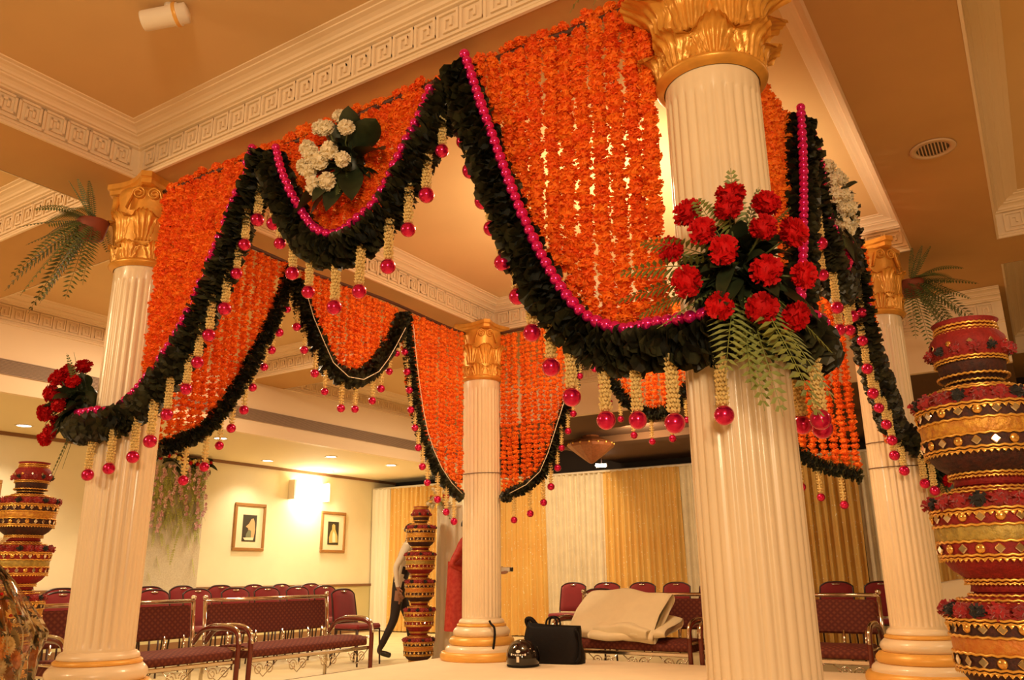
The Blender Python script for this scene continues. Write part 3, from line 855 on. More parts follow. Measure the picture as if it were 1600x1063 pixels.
def broad_leaf(b, p0, d, L, wd, droop=.3, roll_=0.0):
    d = Vector(d).normalized(); p0 = Vector(p0); sd = d.cross(Vector((0, 0, 1)))
    if sd.length < .1: sd = Vector((1, 0, 0))
    sd.normalize(); sd = Matrix.Rotation(roll_, 3, d) @ sd; up = sd.cross(d)
    vs = []; fs = []; n = 6
    for i in range(n+1):
        t = i/n; c = p0+d*L*t+Vector((0, 0, -droop*L*t*t)); ww = wd*math.sin(PI*min(1, .06+.94*t))**.75 if i < n else 0
        vs += [c-sd*ww+up*ww*.35, c, c+sd*ww+up*ww*.35]
    for i in range(n):
        fs += [(i*3, i*3+1, i*3+4, i*3+3), (i*3+1, i*3+2, i*3+5, i*3+4)]
    return b.add(vs, fs)
def dirv(az, el):
    """local direction: az 0 = outward (-y), positive to the right (+x)"""
    return Vector((math.sin(R(az))*math.cos(R(el)), -math.cos(R(az))*math.cos(R(el)), math.sin(R(el))))
def bouquet(name, label, loc, rotz, flowers, meshes, fronds, leaves, fernmat='fern', stub=.0, seed=1, spread=.24, small=46):
    rn = random.Random(seed)
    t = thing(name, label, 'bouquet', loc, rotz, 'flower bouquets on the mandap')
    MB().sphere((0, .0, 0), .10, .07, .12, 12, 8).build('foliage_core', 'foliage', t)
    for (a, z, dd) in flowers:
        nrm = Vector((a, -dd*1.2-.03, z*.8+.02)).normalized()
        q = nrm.to_track_quat('Z', 'Y').to_euler()
        f = inst('carnation', meshes[rn.randrange(len(meshes))], t, (a, -dd, z), q, rn.uniform(.9, 1.1))
    b = MB()
    for (a, z, dd) in flowers: b.tube([(a*.1, 0, z*.1), (a*.6, -dd*.7, z*.6-.01), (a, -dd+.02, z)], .004, 5)
    b.build('stems', 'stem', t)
    for (az, el, L, dr, wd) in fronds:
        frond(MB(), (0, -.03, 0), dirv(az, el), L, dr, wd, 20, twist=rn.uniform(-.5, .5)).build('fern_frond', fernmat, t, False)
    for (az, el, L, wd, dr) in leaves:
        broad_leaf(MB(), dirv(az, el)*.08, dirv(az, el), L, wd, dr, rn.uniform(-.6, .6)).build('large_leaf', 'foliage', t)
    b = MB()
    for k in range(small):
        az, el = rn.uniform(-95, 95), rn.uniform(-60, 70)
        broad_leaf(b, dirv(az, el)*rn.uniform(.05, .14), dirv(az+rn.uniform(-30, 30), el+rn.uniform(-30, 30)), rn.uniform(.07, .15), rn.uniform(.018, .034), rn.uniform(.1, .6), rn.uniform(-1, 1))
    o = b.build('small_leaves', 'foliage', t); o['kind'] = 'stuff'
    return t
def dome(l, k, cx, cy, dep, rmax, fx=1.0):
    out = []
    for x, y in l:
        a, z = (x-cx)/k/fx, -(y-cy)/k; rho = min(.97, math.hypot(a, z)/rmax); out.append((a, z, dep*math.sqrt(1-rho*rho)+.03))
    return out
FC = dome([(1141, 317), (1133, 347), (1073, 342), (1192, 342), (1090, 384), (1180, 388), (1225, 393), (1118, 421), (1044, 404), (1177, 457), (1063, 461), (1234, 462), (1108, 503), (1169, 510), (1219, 520)], 425, 1150, 425, .20, .33)
bouquet('carnation_bouquet', 'large bouquet of red carnations and ferns on the nearest column', (2.125, -2.235, 1.895), R(25), FC, CARN_R,
        [(-58, 20, .46, .25, .085), (-70, 6, .48, .2, .08), (-76, -8, .48, .15, .08), (-66, -22, .46, .1, .075), (-70, -36, .42, .0, .07), (-40, 50, .38, .2, .085), (-6, 70, .42, .1, .065), (30, 64, .36, .15, .06), (50, 46, .34, .2, .075),
         (-28, -58, .42, .2, .10), (-6, -66, .44, .2, .09), (6, -72, .54, .1, .085), (18, -68, .58, .1, .075), (34, -58, .60, .2, .10), (50, -55, .54, .2, .09), (64, -42, .40, .25, .08), (26, -50, .5, .3, .09)],
        [(-45, 30, .2, .045, .3), (-20, -30, .2, .05, .3), (20, -25, .2, .05, .3), (60, -10, .22, .05, .3), (-60, -10, .2, .045, .3), (0, 40, .18, .04, .2), (75, -30, .24, .05, .3), (70, -60, .26, .05, .2), (60, -72, .26, .045, .2)], seed=3, small=170)
FA = [(.02, .26, .06), (.0, .22, .16), (.05, .17, .20), (.12, .135, .08), (-.05, .09, .25), (.06, .05, .21), (.17, -.03, .13), (-.06, -.04, .28), (.04, -.06, .24), (.03, -.18, .20), (-.08, -.21, .26), (-.1, .2, .2), (-.14, .06, .22), (-.16, -.08, .22)]
bouquet('carnation_bouquet', 'red carnation bouquet on the outer side of the left column', (-2.205, -2.205, 1.90), R(-45), FA, CARN_R,
        [(30, 74, .38, .05, .03), (50, 62, .36, .0, .035), (70, 50, .34, .05, .03), (-30, 60, .3, .2, .04), (10, -80, .42, .0, .02), (-5, -72, .46, .05, .025), (25, -76, .5, .0, .02)],
        [(60, 10, .22, .06, .3), (75, -15, .24, .06, .2), (40, -40, .2, .05, .2), (60, -60, .2, .05, .1), (20, 30, .18, .05, .3), (0, 0, .18, .05, .3), (-30, -20, .2, .05, .3)], 'fern_dark', seed=5, small=150)
FD = [(-.05, .05, .10), (.02, -.06, .12), (-.12, -.02, .10), (-.14, .12, .1), (.08, .12, .1), (-.10, -.14, .10), (.1, -.04, .12), (.0, .2, .08)]
bouquet('carnation_bouquet', 'dark half-hidden red carnation bouquet on the right column beside the pot stack', (2.235, 2.19, 1.62), R(115), FD, CARN_R,
        [(-20, 60, .3, .2, .05), (40, 50, .3, .2, .05), (0, -70, .3, .1, .05)], [(-50, 0, .2, .05, .3), (50, 10, .2, .05, .3), (-40, -50, .2, .05, .2)], 'fern_dark', seed=7)
FW = dome([(290, 520), (405, 515), (360, 565), (255, 620), (460, 600), (305, 680), (400, 695), (355, 725), (455, 750), (290, 750), (240, 700), (305, 815), (378, 820)], 766, 380, 690, .16, .30, .86)
LW = [(40, 40, .28, .075, .1), (66, 25, .30, .08, .15), (72, 0, .30, .085, .25), (10, 70, .22, .05, .1), (-30, 60, .22, .05, .1), (-72, 5, .24, .055, .2), (-70, -35, .30, .065, .15), (-55, -55, .28, .06, .1), (0, -62, .26, .06, .2), (50, -50, .28, .07, .2), (-20, -50, .24, .06, .2), (30, 5, .14, .04, .2)]
bouquet('carnation_bouquet', 'white carnation bouquet with dark leaves on the front middle swag', (-.01, -2.15, 3.03), 0, FW, CARN_W, [(-20, -66, .30, .1, .05), (30, -60, .28, .1, .05)], LW, 'fern_dark', seed=9)
bouquet('carnation_bouquet', 'white carnation bouquet seen from its side on the right side swag', (2.06, -.06, 3.02), R(90), [(x, y, d) for x, y, d in FW], CARN_W, [(-20, -66, .30, .1, .05)], [(a, e, l*1.1, wd, dr) for a, e, l, wd, dr in LW], 'fern_dark', seed=11)
# filler posy between column and wall: flowers on the white draped pedestal are built with it further down

def potted_fern(label, loc, rotz, specs, fm='fern_dark', seed=1):
    rn = random.Random(seed)
    t = thing('fern_plant', label, 'fern', loc, rotz, 'ferns on the column tops')
    MB().lathe([(.05, -.09), (.075, -.08), (.10, .03), (.105, .045), (.09, .045), (.08, .0)], 18).build('pot', 'terracotta', t)
    for (az, el, L, dr, wd) in specs:
        frond(MB(), (0, 0, .04), dirv(az, el), L, dr, wd, 22, twist=rn.uniform(-.4, .4)).build('frond', fm, t, False)
    return t
FS = [(-20, 38, .56, .42, .045), (-30, 24, .42, .35, .10), (-15, 8, .52, .22, .06), (-20, -8, .46, .2, .05), (-10, -24, .52, .4, .09), (-40, -30, .52, .5, .09), (10, -34, .54, .5, .09), (30, -45, .52, .5, .085), (-20, -50, .56, .4, .08), (50, -55, .52, .5, .085),
      (0, -64, .54, .2, .08), (80, -60, .52, .4, .085), (100, -40, .42, .7, .08), (20, 58, .36, .1, .035), (50, 60, .34, .1, .035), (80, 58, .32, .1, .035), (60, 20, .32, .5, .09), (-60, 10, .34, .6, .09), (-100, 20, .36, .6, .07), (10, 10, .30, .8, .10), (70, -20, .36, .8, .10), (35, -10, .36, .9, .10)]
potted_fern('drooping fern hanging beside the gold capital of the left column', (-2.26, -2.32, 3.14), R(-40), FS, 'fern_dark', 2)
potted_fern('drooping fern behind the gold capital of the right column', (2.32, 2.30, 3.16), R(100), [(-a, e, l*1.05, d_, w_*1.1) for a, e, l, d_, w_ in FS], 'fern_dark', 4)
potted_fern('fern whose frond tips hang before the capital of the nearest column', (1.98, -2.36, 3.44), R(10),
            [(-65, -10, .42, .9, .05), (-40, -20, .40, 1.0, .05), (-20, -10, .36, 1.15, .05), (-5, -30, .34, 1.2, .05), (30, 10, .40, .7, .04), (45, 0, .42, .8, .035), (70, 20, .4, .6, .04), (0, 60, .3, .2, .05), (-80, 30, .4, .5, .05), (-30, 30, .3, .5, .05)], 'fern', 6)

# ---------------------------------------------------------------- stacked decorated pots
def ring_cord(b, r, z, tube=.006, wav=.006, n=72):
    b.tube([((r+.002*math.sin(i*PI))*math.cos(2*PI*i/n), r*math.sin(2*PI*i/n), z+wav*(1 if i % 2 else -1)*.5) for i in range(n)], tube, 5, closed=True)
def zig(b, r, z, h, n=60):
    vs = []; fs = []
    for i in range(n):
        a = 2*PI*i/n; a2 = 2*PI*(i+.5)/n; a3 = 2*PI*(i+1)/n; k = len(vs)
        vs += [(r*math.cos(a), r*math.sin(a), z), (r*math.cos(a3), r*math.sin(a3), z), ((r+.004)*math.cos(a2), (r+.004)*math.sin(a2), z-h), ((r+.007)*math.cos(a2), (r+.007)*math.sin(a2), z-h*.4)]
        fs += [(k, k+3, k+2), (k+3, k+1, k+2), (k, k+1, k+3)]
    b.add(vs, fs)
MIRD = MB().box(-.013, .013, -.004, .004, -.013, .013, bev=.003)
MIRC = MB().lathe([(.0005, -.004), (.014, -.004), (.016, .0), (.011, .004), (.0005, .005)], 14, Matrix.Rotation(R(90), 4, 'X'), cap=False)
MIRDm = MIRD.mesh('mirror', 'mirror_bit', False); MIRCm = MIRC.mesh('mirror', 'mirror_gold', True)
PUFF_R = pompom(MB(), (0, 0, 0), .030, 34, .85, random.Random(8), (8, 5)).mesh('velvet_puff', 'velvet_red', False)
PUFF_B = pompom(MB(), (0, 0, 0), .028, 30, .85, random.Random(9), (8, 5)).mesh('velvet_puff', 'velvet_black', False)
_pots = {}
def pot(label, loc, Rm, h, style, near, top=False, group=''):
    """one cloth-covered pot; body bands, gold trims, mirrors, velvet puffs"""
    t = thing('decorated_pot', label, 'pot', loc, random.random()*6, group)
    key = (style, near, top, round(Rm, 3), round(h, 3))
    if key not in _pots:
        L = []
        def band(nm, m, prof): L.append((nm, MB().lathe([(r*Rm, z*h) for r, z in prof], 48, cap=False).mesh(nm, m), None))
        if top:
            band('body', 'pot_black', [(0, .0), (.60, .0), (.62, .08), (.80, .13), (.84, .38)])
            band('shoulder', 'pot_red', [(.84, .38), (.98, .52), (1.0, .60), (.92, .74), (.74, .86), (.70, .90)])
            band('mouth', 'pot_red', [(.70, .90), (.72, .93), (.84, 1.0), (.78, 1.0), (.66, .93), (.0, .90)])
            gz = [(.66, .06, 0), (.84, .14, 0), (.86, .40, .02), (.76, .86, .03), (.74, .92, 0)]
            mir = [(1.0, .60)]; puffs = (.98, .53, 14)
        else:
            band('foot', 'pot_red', [(0, 0), (.58, 0), (.56, .05), (.60, .115)])
            band('underside', 'pot_black' if style != 1 else 'pot_red', [(.60, .115), (.80, .20), (.93, .30), (.945, .33)])
            band('mirror_band', ('pot_black', 'pot_red', 'pot_black')[style], [(.945, .33), (.962, .46)])
            band('brocade_band', ('pot_gold', 'pot_olive', 'pot_orange')[style], [(.962, .46), (.972, .47), (.985, .61), (.975, .62)])
            band('mirror_band', ('pot_black', 'pot_red', 'pot_black')[style], [(.975, .62), (.99, .745)])
            band('shoulder', 'pot_red', [(.99, .745), (1.0, .79), (.96, .83), (.76, .93), (.60, .96)])
            band('neck', ('pot_black', 'pot_red', 'pot_red')[style], [(.60, .96), (.54, .97), (.53, 1.0), (.0, 1.0)])
            gz = [(.62, .11, .02), (.945, .335, .035), (.965, .46, 0), (.985, .61, 0), (1.0, .76, .04), (.78, .93, .04), (.60, .97, .02)]
            mir = [(.975, .395), (.997, .685)]; puffs = (.97, .835, 20)
        g = MB()
        for r, z, zz in gz:
            ring_cord(g, r*Rm+.003, z*h, .0045, .004)
            if zz: ring_cord(g, r*Rm+.003, z*h-.010, .003, .004); zig(g, r*Rm+.002, z*h-.010, zz*h)
        L.append(('gold_trim', g.mesh('gold_trim', 'gold_cord'), None))
        _pots[key] = (L, mir, puffs)
    L, mir, puffs = _pots[key]
    for nm, me, _ in L: inst(nm, me, t)
    rn = random.Random(hash(label) % 1000 if False else len(label))
    jb = MB(); jg = MB(); n = 22 if not top else 12
    for ri, (r, z) in enumerate(mir):
        for k in range(n):
            a = 2*PI*(k+.3*ri)/n; kind = (k*7+ri*3) % 5; rad = r*Rm+.002
            m = Matrix.Rotation(a+PI/2, 4, 'Z') @ Matrix.Translation((0, -rad, z*h)) @ (Matrix.Rotation(PI/4, 4, 'Y') if kind < 3 else Matrix())
            sc = Matrix.Scale(Rm/.19*(1.0 if kind < 3 else .95), 4) @ (Matrix.Scale(.75, 4, (1, 0, 1)) if kind < 3 else Matrix())
            if near:
                o = inst('mirror', MIRDm if kind < 3 else MIRCm, t); o.matrix_local = m @ sc
            else:
                (jb if kind < 3 else jg).add((MIRD if kind < 3 else MIRC).v, (MIRD if kind < 3 else MIRC).f, m @ sc)
    if not near:
        jb.build('mirror_row', 'mirror_bit', t, False)['kind'] = 'stuff'
        if jg.v: jg.build('mirror_disc_row', 'mirror_gold', t)['kind'] = 'stuff'
    r, z, n = puffs
    for k in range(n):
        a = 2*PI*k/n; sc = Rm/.19*rn.uniform(.85, 1.1)*(1 if not top else 1.15)
        inst('velvet_puff', PUFF_B if k % 3 == 1 else PUFF_R, t, (r*Rm*math.cos(a), r*Rm*math.sin(a), z*h), (rn.random(), rn.random(), 6*rn.random()), sc)
    return t
def pot_stack(xy, names, group, near, styles, hs=None):
    z = FL; n = len(names)
    H_ = hs or ([.345]*(n-1)+[.22])
    for i in range(n):
        top = i == n-1
        pot(names[i], (xy[0], xy[1], z), .124 if top else .19, H_[i], styles[i], near, top, group); z += H_[i]*(1.0 if not top else 1)
W6 = ['lowest', 'second lowest', 'third lowest', 'fourth lowest', 'fifth lowest']
HS = [.33, .33, .33, .33, .33, .225]
pot_stack((2.83, -2.02), ['%s mirror-work pot of the large stack at the right edge' % q for q in W6]+['small red top pot of the large stack at the right edge'], 'large pot stack at the right', True, [0, 2, 2, 1, 0, 0], HS)
pot_stack((-3.17, -2.0), ['%s mirror-work pot of the stack beside the left column' % q for q in W6]+['small red top pot of the stack beside the left column'], 'pot stack beside the left column', False, [2, 0, 0, 1, 0, 0], HS)
pot_stack((-3.93, 3.42), ['%s mirror-work pot of the distant stack in front of the waiter' % q for q in W6]+['small red top pot of the distant stack in front of the waiter'], 'distant pot stack', False, [2, 1, 2, 1, 0, 0], [.34, .36, .34, .34, .34, .21])

# ---------------------------------------------------------------- pleated curtains on a rail across the back
rail = MB().tube([(-8.76, YC, 2.56), (XR, YC, 2.50)], .022, 8).build('curtain_rail', 'rail_metal', None)
tag(rail, 'pale curtain rail running along the top of the pleated backdrop', 'rail')
CUR = [(-8.74, -8.33, 'curtain_pale', 'narrow white curtain in the corner beside the cream wall'), (-8.33, -6.75, 'curtain_gold', 'gold sequinned curtain behind the waiter'),
       (-6.75, -5.75, 'curtain_pale', 'white curtain behind the distant pot stack'), (-5.75, -4.62, 'curtain_gold', 'gold curtain just right of the farthest column'),
       (-4.62, -3.45, 'curtain_white', 'white pleated curtain above the helmet and the first red chair'), (-3.45, -2.02, 'curtain_gold', 'gold pleated curtain above the folded quilt'),
       (-2.02, -.75, 'curtain_white', 'white curtain just left of the nearest column'), (-.75, .74, 'curtain_gold', 'gold curtain between the nearest column and the right column'),
       (.74, 1.50, 'curtain_white', 'white curtain strip just left of the right column'), (1.50, 3.6, 'curtain_gold', 'gold curtain behind the white sofa at the right'), (3.6, 6.0, 'curtain_white', 'white curtain hidden behind the large pot stack')]
for x0, x1, m, lb in CUR:
    rn = random.Random(int(x0*100)); n = int((x1-x0)/.018); ph = rn.random()*6
    pw = rn.uniform(.105, .13)
    def fn(u, v):
        x = x0+(x1-x0)*u; k = 2*PI*x/pw+ph+.6*math.sin(x*7)
        amp = .045*(.75+.25*v)
        yy = amp*math.sin(k)+.012*math.sin(2*k+1)+.02*math.sin(x*3+v*2)
        z = FL+.02+(2.53-FL-.02-.004*(x+3.5))*(1-v)
        return (x+.01*math.sin(k*.5+v*3)-x0, yy, z)
    o = MB().grid(fn, n, 8).build('curtain', m, None, True, (x0, YC, 0)); tag(o, lb, 'curtain', 'backdrop curtains')
    b = MB()

# ---------------------------------------------------------------- banquet chairs
def chair_parts():
    P = []
    def back(u, v, s):
        a = u*2-1; w_ = .215*(1-.06*v)
        top = .36*v
        x = a*w_
        z = .50+.40*v-(.055*abs(a)**3.2 if v > .98 else .055*abs(a)**3.2*v**6)
        y = .20+.07*v+s*.022*(1-abs(a)**6)*(1-abs(2*v-1)**8)
        return (x, y, z)
    b = MB(); b.grid(lambda u, v: back(u, v, -1), 11, 11); b.grid(lambda u, v: back(1-u, v, 1), 11, 11)
    P.append(('backrest', b.mesh('backrest', 'chair_red')))
    e = [back(0, v, 0) for v in [i/8 for i in range(9)]]+[back(u, 1, 0) for u in [i/12 for i in range(1, 12)]]+[back(1, v, 0) for v in [1-i/8 for i in range(9)]]
    P.append(('back_frame', MB().tube(e, .011, 6).mesh('back_frame', 'chair_frame')))
    h = []
    P.append(('hand_grip', MB().sphere((0, .255, .873), .055, .026, .014, 14, 8).mesh('hand_grip', 'chrome')))
    P.append(('seat', MB().box(-.215, .215, -.22, .20, .42, .485, bev=.022).mesh('seat', 'chair_red', False)))
    for s in (-1, 1):
        P.append(('leg', MB().tube([(s*.20, -.20, .425), (s*.205, -.215, 0)], .011, 6).mesh('leg', 'chair_frame')))
        P.append(('leg', MB().tube([(s*.205, .19, .52), (s*.20, .17, .40), (s*.205, .23, 0)], .011, 6).mesh('leg', 'chair_frame')))
    P.append(('seat_frame', MB().tube([(-.20, -.20, .42), (.20, -.20, .42), (.20, .18, .42), (-.20, .18, .42)], .010, 6, closed=True).mesh('seat_frame', 'chair_frame')))
    return P
CH = chair_parts()
def chair(x, y, rz, label, group, hh=1.03):
    t = thing('banquet_chair', label, 'chair', (x, y, FL), rz, group)
    for nm, me in CH: inst(nm, me, t)
    t.scale = (1, 1, hh)
# local front is -y; rows by the left wall face the mandap (+x)
rn = random.Random(5)
for i in range(9):
    chair(-5.72+rn.uniform(-.04, .04), -.62+i*.555, R(90)+rn.uniform(-.08, .08), '%s red chair from the left in the front row behind the benches' % ORD[i], 'red chairs by the left wall')
for i in range(9):
    chair(-6.55+rn.uniform(-.04, .04), -.2+i*.565, R(90)+rn.uniform(-.1, .1), '%s red chair from the left in the row nearest the cream wall' % ORD[i], 'red chairs by the left wall', 1.06)
for i in range(10):
    chair(-3.25+i*.545, 6.1+rn.uniform(-.05, .05), rn.uniform(-.07, .07), '%s red chair from the left in the row below the curtains' % ORD[i], 'red chairs below the curtains')
chair(-1.62, 3.75, R(8), 'low red chair standing directly behind the black bag', 'red chairs below the curtains', .98)
chair(-4.55, 2.95, R(90), 'red chair at the right end behind the second bench', 'red chairs by the left wall', 1.0)

# ---------------------------------------------------------------- waiting benches
def bench(loc, rz, W, label):
    """steel three-seater: local front -y, back at +y"""
    t = thing('waiting_bench', label, 'bench', loc, rz, 'patterned waiting benches'); h = W/2
    MB().box(-h+.05, h-.05, .0, .05, .50, .80, Matrix.Rotation(R(-8), 4, 'X') @ Matrix.Translation((0, .03, .02)), bev=.016).build('backrest', 'bench_cloth', t, False)
    def seat(u, v):
        a = 2*PI*u; c, s = math.cos(a), math.sin(a)
        q = lambda k: math.copysign(abs(k)**.35, k)
        return ((v*2-1)*(h-.05), -.26+.25*q(c), .385+.05*q(s)+(.012 if s > 0 else 0)*math.cos(PI*(c)))
    b = MB(); b.grid(seat, 24, 2, True); b.f.append(tuple(range(24))); b.f.append(tuple(reversed(range(24, 48))))
    o = b.build('seat_cushion', 'bench_cloth', t); autosmooth(o, 50)
    MB().tube([(-h+.02, .155, .845), (h-.02, .155, .845)], .018, 8).build('top_rail', 'chrome', t)
    MB().box(-h+.03, h-.03, -.53, -.50, .30, .335, bev=.006).build('front_rail', 'chrome', t, False)
    MB().box(-h+.03, h-.03, -.02, .01, .30, .335, bev=.006).build('rear_rail', 'chrome', t, False)
    for s in (-1, 1):
        x = s*(h-.02)
        p = MB().tube([(x, .13, -.0), (x, .115, .40), (x, .155, .84)], .019, 8).build('back_post', 'chrome', t)
        MB().sphere((x, .157, .872), .026, n=10, m=7).build('finial', 'chrome', p)
        ar = MB().tube(smooth_path([(x, .10, .46), (x, -.02, .575), (x, -.20, .605), (x, -.42, .60), (x, -.52, .555), (x, -.545, .45), (x, -.54, .2), (x, -.54, 0)], 30), .024, 8).build('armrest', 'bench_wood', t)
        MB().tube(smooth_path([(x, -.06, .602), (x, -.20, .632), (x, -.42, .625), (x, -.535, .575), (x, -.568, .47)], 16), .014, 8).build('arm_strip', 'chrome', ar)
        MB().tube([(x, .10, .42), (x, -.53, .42)], .012, 6).build('arm_brace', 'chrome', t)
    for x in (-h*.72, -h*.3, h*.12, h*.55, h*.8):
        MB().tube([(x, .02, .36), (x, .06, .54)], .012, 6).build('back_strut', 'chrome', t)
    for k in range(4):
        x = -h+W*(k+.5)/4; pts = []
        for i in range(20):
            a = i/19*2.6*PI; r = .055*(1-.65*i/19); pts.append((x-.06+r*math.cos(a), -.52, .235+r*math.sin(a)))
        MB().tube(pts, .005, 5).build('scroll', 'chrome', t)
        pts = []
        for i in range(20):
            a = PI-i/19*2.6*PI; r = .055*(1-.65*i/19); pts.append((x+.07+r*math.cos(a), -.52, .235+r*math.sin(a)))
        MB().tube(pts, .005, 5).build('scroll', 'chrome', t)
        MB().tube([(x-.15, -.52, .30), (x, -.52, .17), (x+.16, -.52, .30)], .005, 5).build('scroll', 'chrome', t)
    MB().tube([(-h+.05, -.52, .10), (h-.05, -.52, .10)], .012, 6).build('stretcher', 'chair_frame', t)
bench((-3.98, -.62, FL), R(90), 1.66, 'maroon patterned bench partly behind the left column')
bench((-3.92, 1.10, FL), R(90), 1.68, 'maroon patterned bench between the left column and the distant pot stack')
bench((-.72, 3.06, FL), R(0), 1.50, 'maroon patterned bench with the folded quilt lying on it')
bench((.85, 3.06, FL), R(0), 1.50, 'maroon patterned bench seen between the nearest and the right column')

# folded quilt on the bench
t = thing('folded_quilt', 'thick cream quilt folded over on the bench', 'quilt', (-.78, 2.78, .20), R(-3))
def slab(W, Lh, th, sag, seed):
    """soft folded slab: rounded edges, cloth-like creases"""
    b = MB(); rn_ = random.Random(seed); ph = [rn_.random()*6 for _ in range(6)]
    def fn(u, v):
        a = 2*PI*u; c, s = math.cos(a), math.sin(a); q = lambda k, e: math.copysign(abs(k)**e, k)
        y = Lh/2*q(c, .35); z = th/2*q(s, .55)
        x = (v*2-1)*W/2
        edge = 1-abs(2*v-1)**10*.35
        z = z*edge+.012*math.sin(x*9+y*6+ph[0])+.008*math.sin(x*17-y*11+ph[1])+sag*(y/Lh)**2
        return (x+.02*math.sin(y*9+ph[2]), y+.015*math.sin(x*8+ph[3]), z)
    b.grid(fn, 36, 26, True); b.f.append(tuple(range(36))); n0 = 36*25; b.f.append(tuple(reversed(range(n0, n0+36))))
    return b
o = slab(.98, .60, .16, .05, 1).build('upper_fold', 'quilt', t, True, (-.03, .0, .20), (R(42), R(2), R(-4)))
o = slab(.80, .52, .09, .02, 2).build('lower_fold', 'quilt', t, True, (.16, -.03, .08), (R(16), R(-2), R(6)))
o = slab(.62, .20, .12, .0, 4).build('rolled_edge', 'quilt', t, True, (.10, -.19, .075), (R(8), R(3), R(-6)))

# ---------------------------------------------------------------- helmet and bag on the platform
t = thing('motorcycle_helmet', 'glossy black helmet with a white emblem standing by the farthest column', 'helmet', (-1.27, 1.64, 0), R(22))
def helm(u, v):
    a = 2*PI*u; el = -.42+v*(PI/2+.42)
    r = .158*(1+.0*v); c = math.cos(el)**.82 if el > 0 else 1-.10*(el/.42)**2
    x = r*.98*c*math.cos(a); y = r*1.14*c*math.sin(a); z = .148+.165*(math.sin(el) if el > 0 else el*.86)
    return (x, y, z-.078)
MB().grid(helm, 36, 16, True).build('shell', 'black_gloss', t)
MB().tube([tuple(Vector(helm(i/36, 0))+Vector((0, 0, .004))) for i in range(36)], .010, 8, closed=True).build('rim', 'black_cloth', t)
def visor(u, v):
    p = Vector(helm(-.02+.26*u-.0, .10+.42*v)); return p*1.0+Vector((p.x, p.y, 0)).normalized()*.010
MB().grid(visor, 12, 8).build('visor', 'chrome' if False else 'black_gloss', t)
def on_helm(u, v, o_=.006):
    p = Vector(helm(u, v)); return p+Vector((p.x, p.y, .3*p.z)).normalized()*o_
U0 = .735
MB().add([on_helm(U0+.022*math.cos(i*PI/6), .43+.045*math.sin(i*PI/6)) for i in range(12)], [tuple(range(12))]).build('emblem_disc', 'white_mark', t, False)
for k in range(7):
    u = U0-.075+k*.0225; h0 = .318+(.012 if k % 2 else 0); h1 = .355+(.018 if k in (0, 6) else 0)
    MB().add([on_helm(u, h0), on_helm(u+.016, h0), on_helm(u+.016, h1), on_helm(u, h1)], [(0, 1, 2, 3)]).build('emblem_letter', 'white_mark', t, False)
MB().add([on_helm(U0-.013, .14), on_helm(U0+.013, .14), on_helm(U0+.013, .30), on_helm(U0-.013, .30)], [(0, 1, 2, 3)]).build('emblem_stem', 'white_mark', t, False)
for k in range(5):
    u, v = ((.70, .60), (.86, .50), (.79, .56), (.9, .42), (.68, .52))[k]
    MB().sphere(on_helm(u, v), .006, n=8, m=6).build('rivet', 'chrome', t)
t = thing('travel_bag', 'soft black travel bag with carrying loops behind the helmet', 'bag', (-1.16, 2.02, 0), R(12))
def bag(u, v):
    a = 2*PI*u; c, s = math.cos(a), math.sin(a); q = lambda k, e: math.copysign(abs(k)**e, k)
    w_ = .29*(1-.10*v**2)+.01*math.sin(v*7+a*3); d_ = .12*(1-.45*v**3)
    z = .335*v+(.05*max(0, -c)**4*v**4)
    return (w_*q(c, .5), d_*q(s, .6), z)
b = MB(); b.grid(bag, 40, 14, True); b.f.append(tuple(reversed(range(40)))); n0 = 40*13; b.f.append(tuple(range(n0, n0+40)))
b.build('body', 'black_cloth', t)
for y in (-.05, .05):
    MB().tube(smooth_path([(-.06, y, .31), (-.045, y, .39), (0, y*.6, .415), (.045, y, .39), (.06, y, .31)], 14), .010, 6).build('handle', 'black_cloth', t)
MB().tube(smooth_path([(-.24, 0, .30), (-.265, -.02, .38), (-.22, -.02, .395), (-.17, 0, .34)], 12), .022, 8).build('side_flap', 'black_cloth', t)
MB().tube(smooth_path([(.25, -.10, .31), (.285, -.10, .25), (.285, -.10, .08), (.25, -.11, .02)], 12), .014, 6).build('strap', 'black_cloth', t)
MB().box(-.12, .10, -.006, .006, .328, .345).build('zip', 'chrome', t, False)
t = MB().tube(smooth_path([(0, 0, 0), (.02, 0, -.03), (.055, .0, -.06), (.07, -.01, -.12), (.075, -.03, -.20), (.07, -.04, -.26)], 18), .012, 6).build('cable_strap', 'black_cloth', None, True, (-1.79, 1.86, .375))
tag(t, 'dark strap hanging over the base of the farthest column', 'strap')

# ---------------------------------------------------------------- white sofa at the right
t = thing('white_sofa', 'white upholstered sofa between the right column and the large pot stack', 'sofa', (2.75, 4.15, FL), R(12))
def pad(b, x0, x1, y0, y1, z0, z1):
    def fn(u, v):
        a = 2*PI*u; c, s = math.cos(a), math.sin(a); q = lambda k: math.copysign(abs(k)**.3, k)
        e = 1-.25*abs(2*v-1)**6
        return (x0+(x1-x0)*v, (y0+y1)/2+(y1-y0)/2*q(c)*e, (z0+z1)/2+(z1-z0)/2*q(s)*e)
    k = len(b.v); b.grid(fn, 28, 12, True); b.f.append(tuple(k+i for i in range(28))); b.f.append(tuple(k+28*11+i for i in reversed(range(28)))); return b
pad(MB(), -.85, .85, .18, .42, .05, .98).build('backrest', 'sofa_white', t)
pad(MB(), -.72, .72, -.35, .22, .25, .48).build('seat', 'sofa_white', t)
pad(MB(), -.95, -.72, -.38, .30, .05, .64).build('armrest', 'sofa_white', t)
pad(MB(), .72, .95, -.38, .30, .05, .64).build('armrest', 'sofa_white', t)
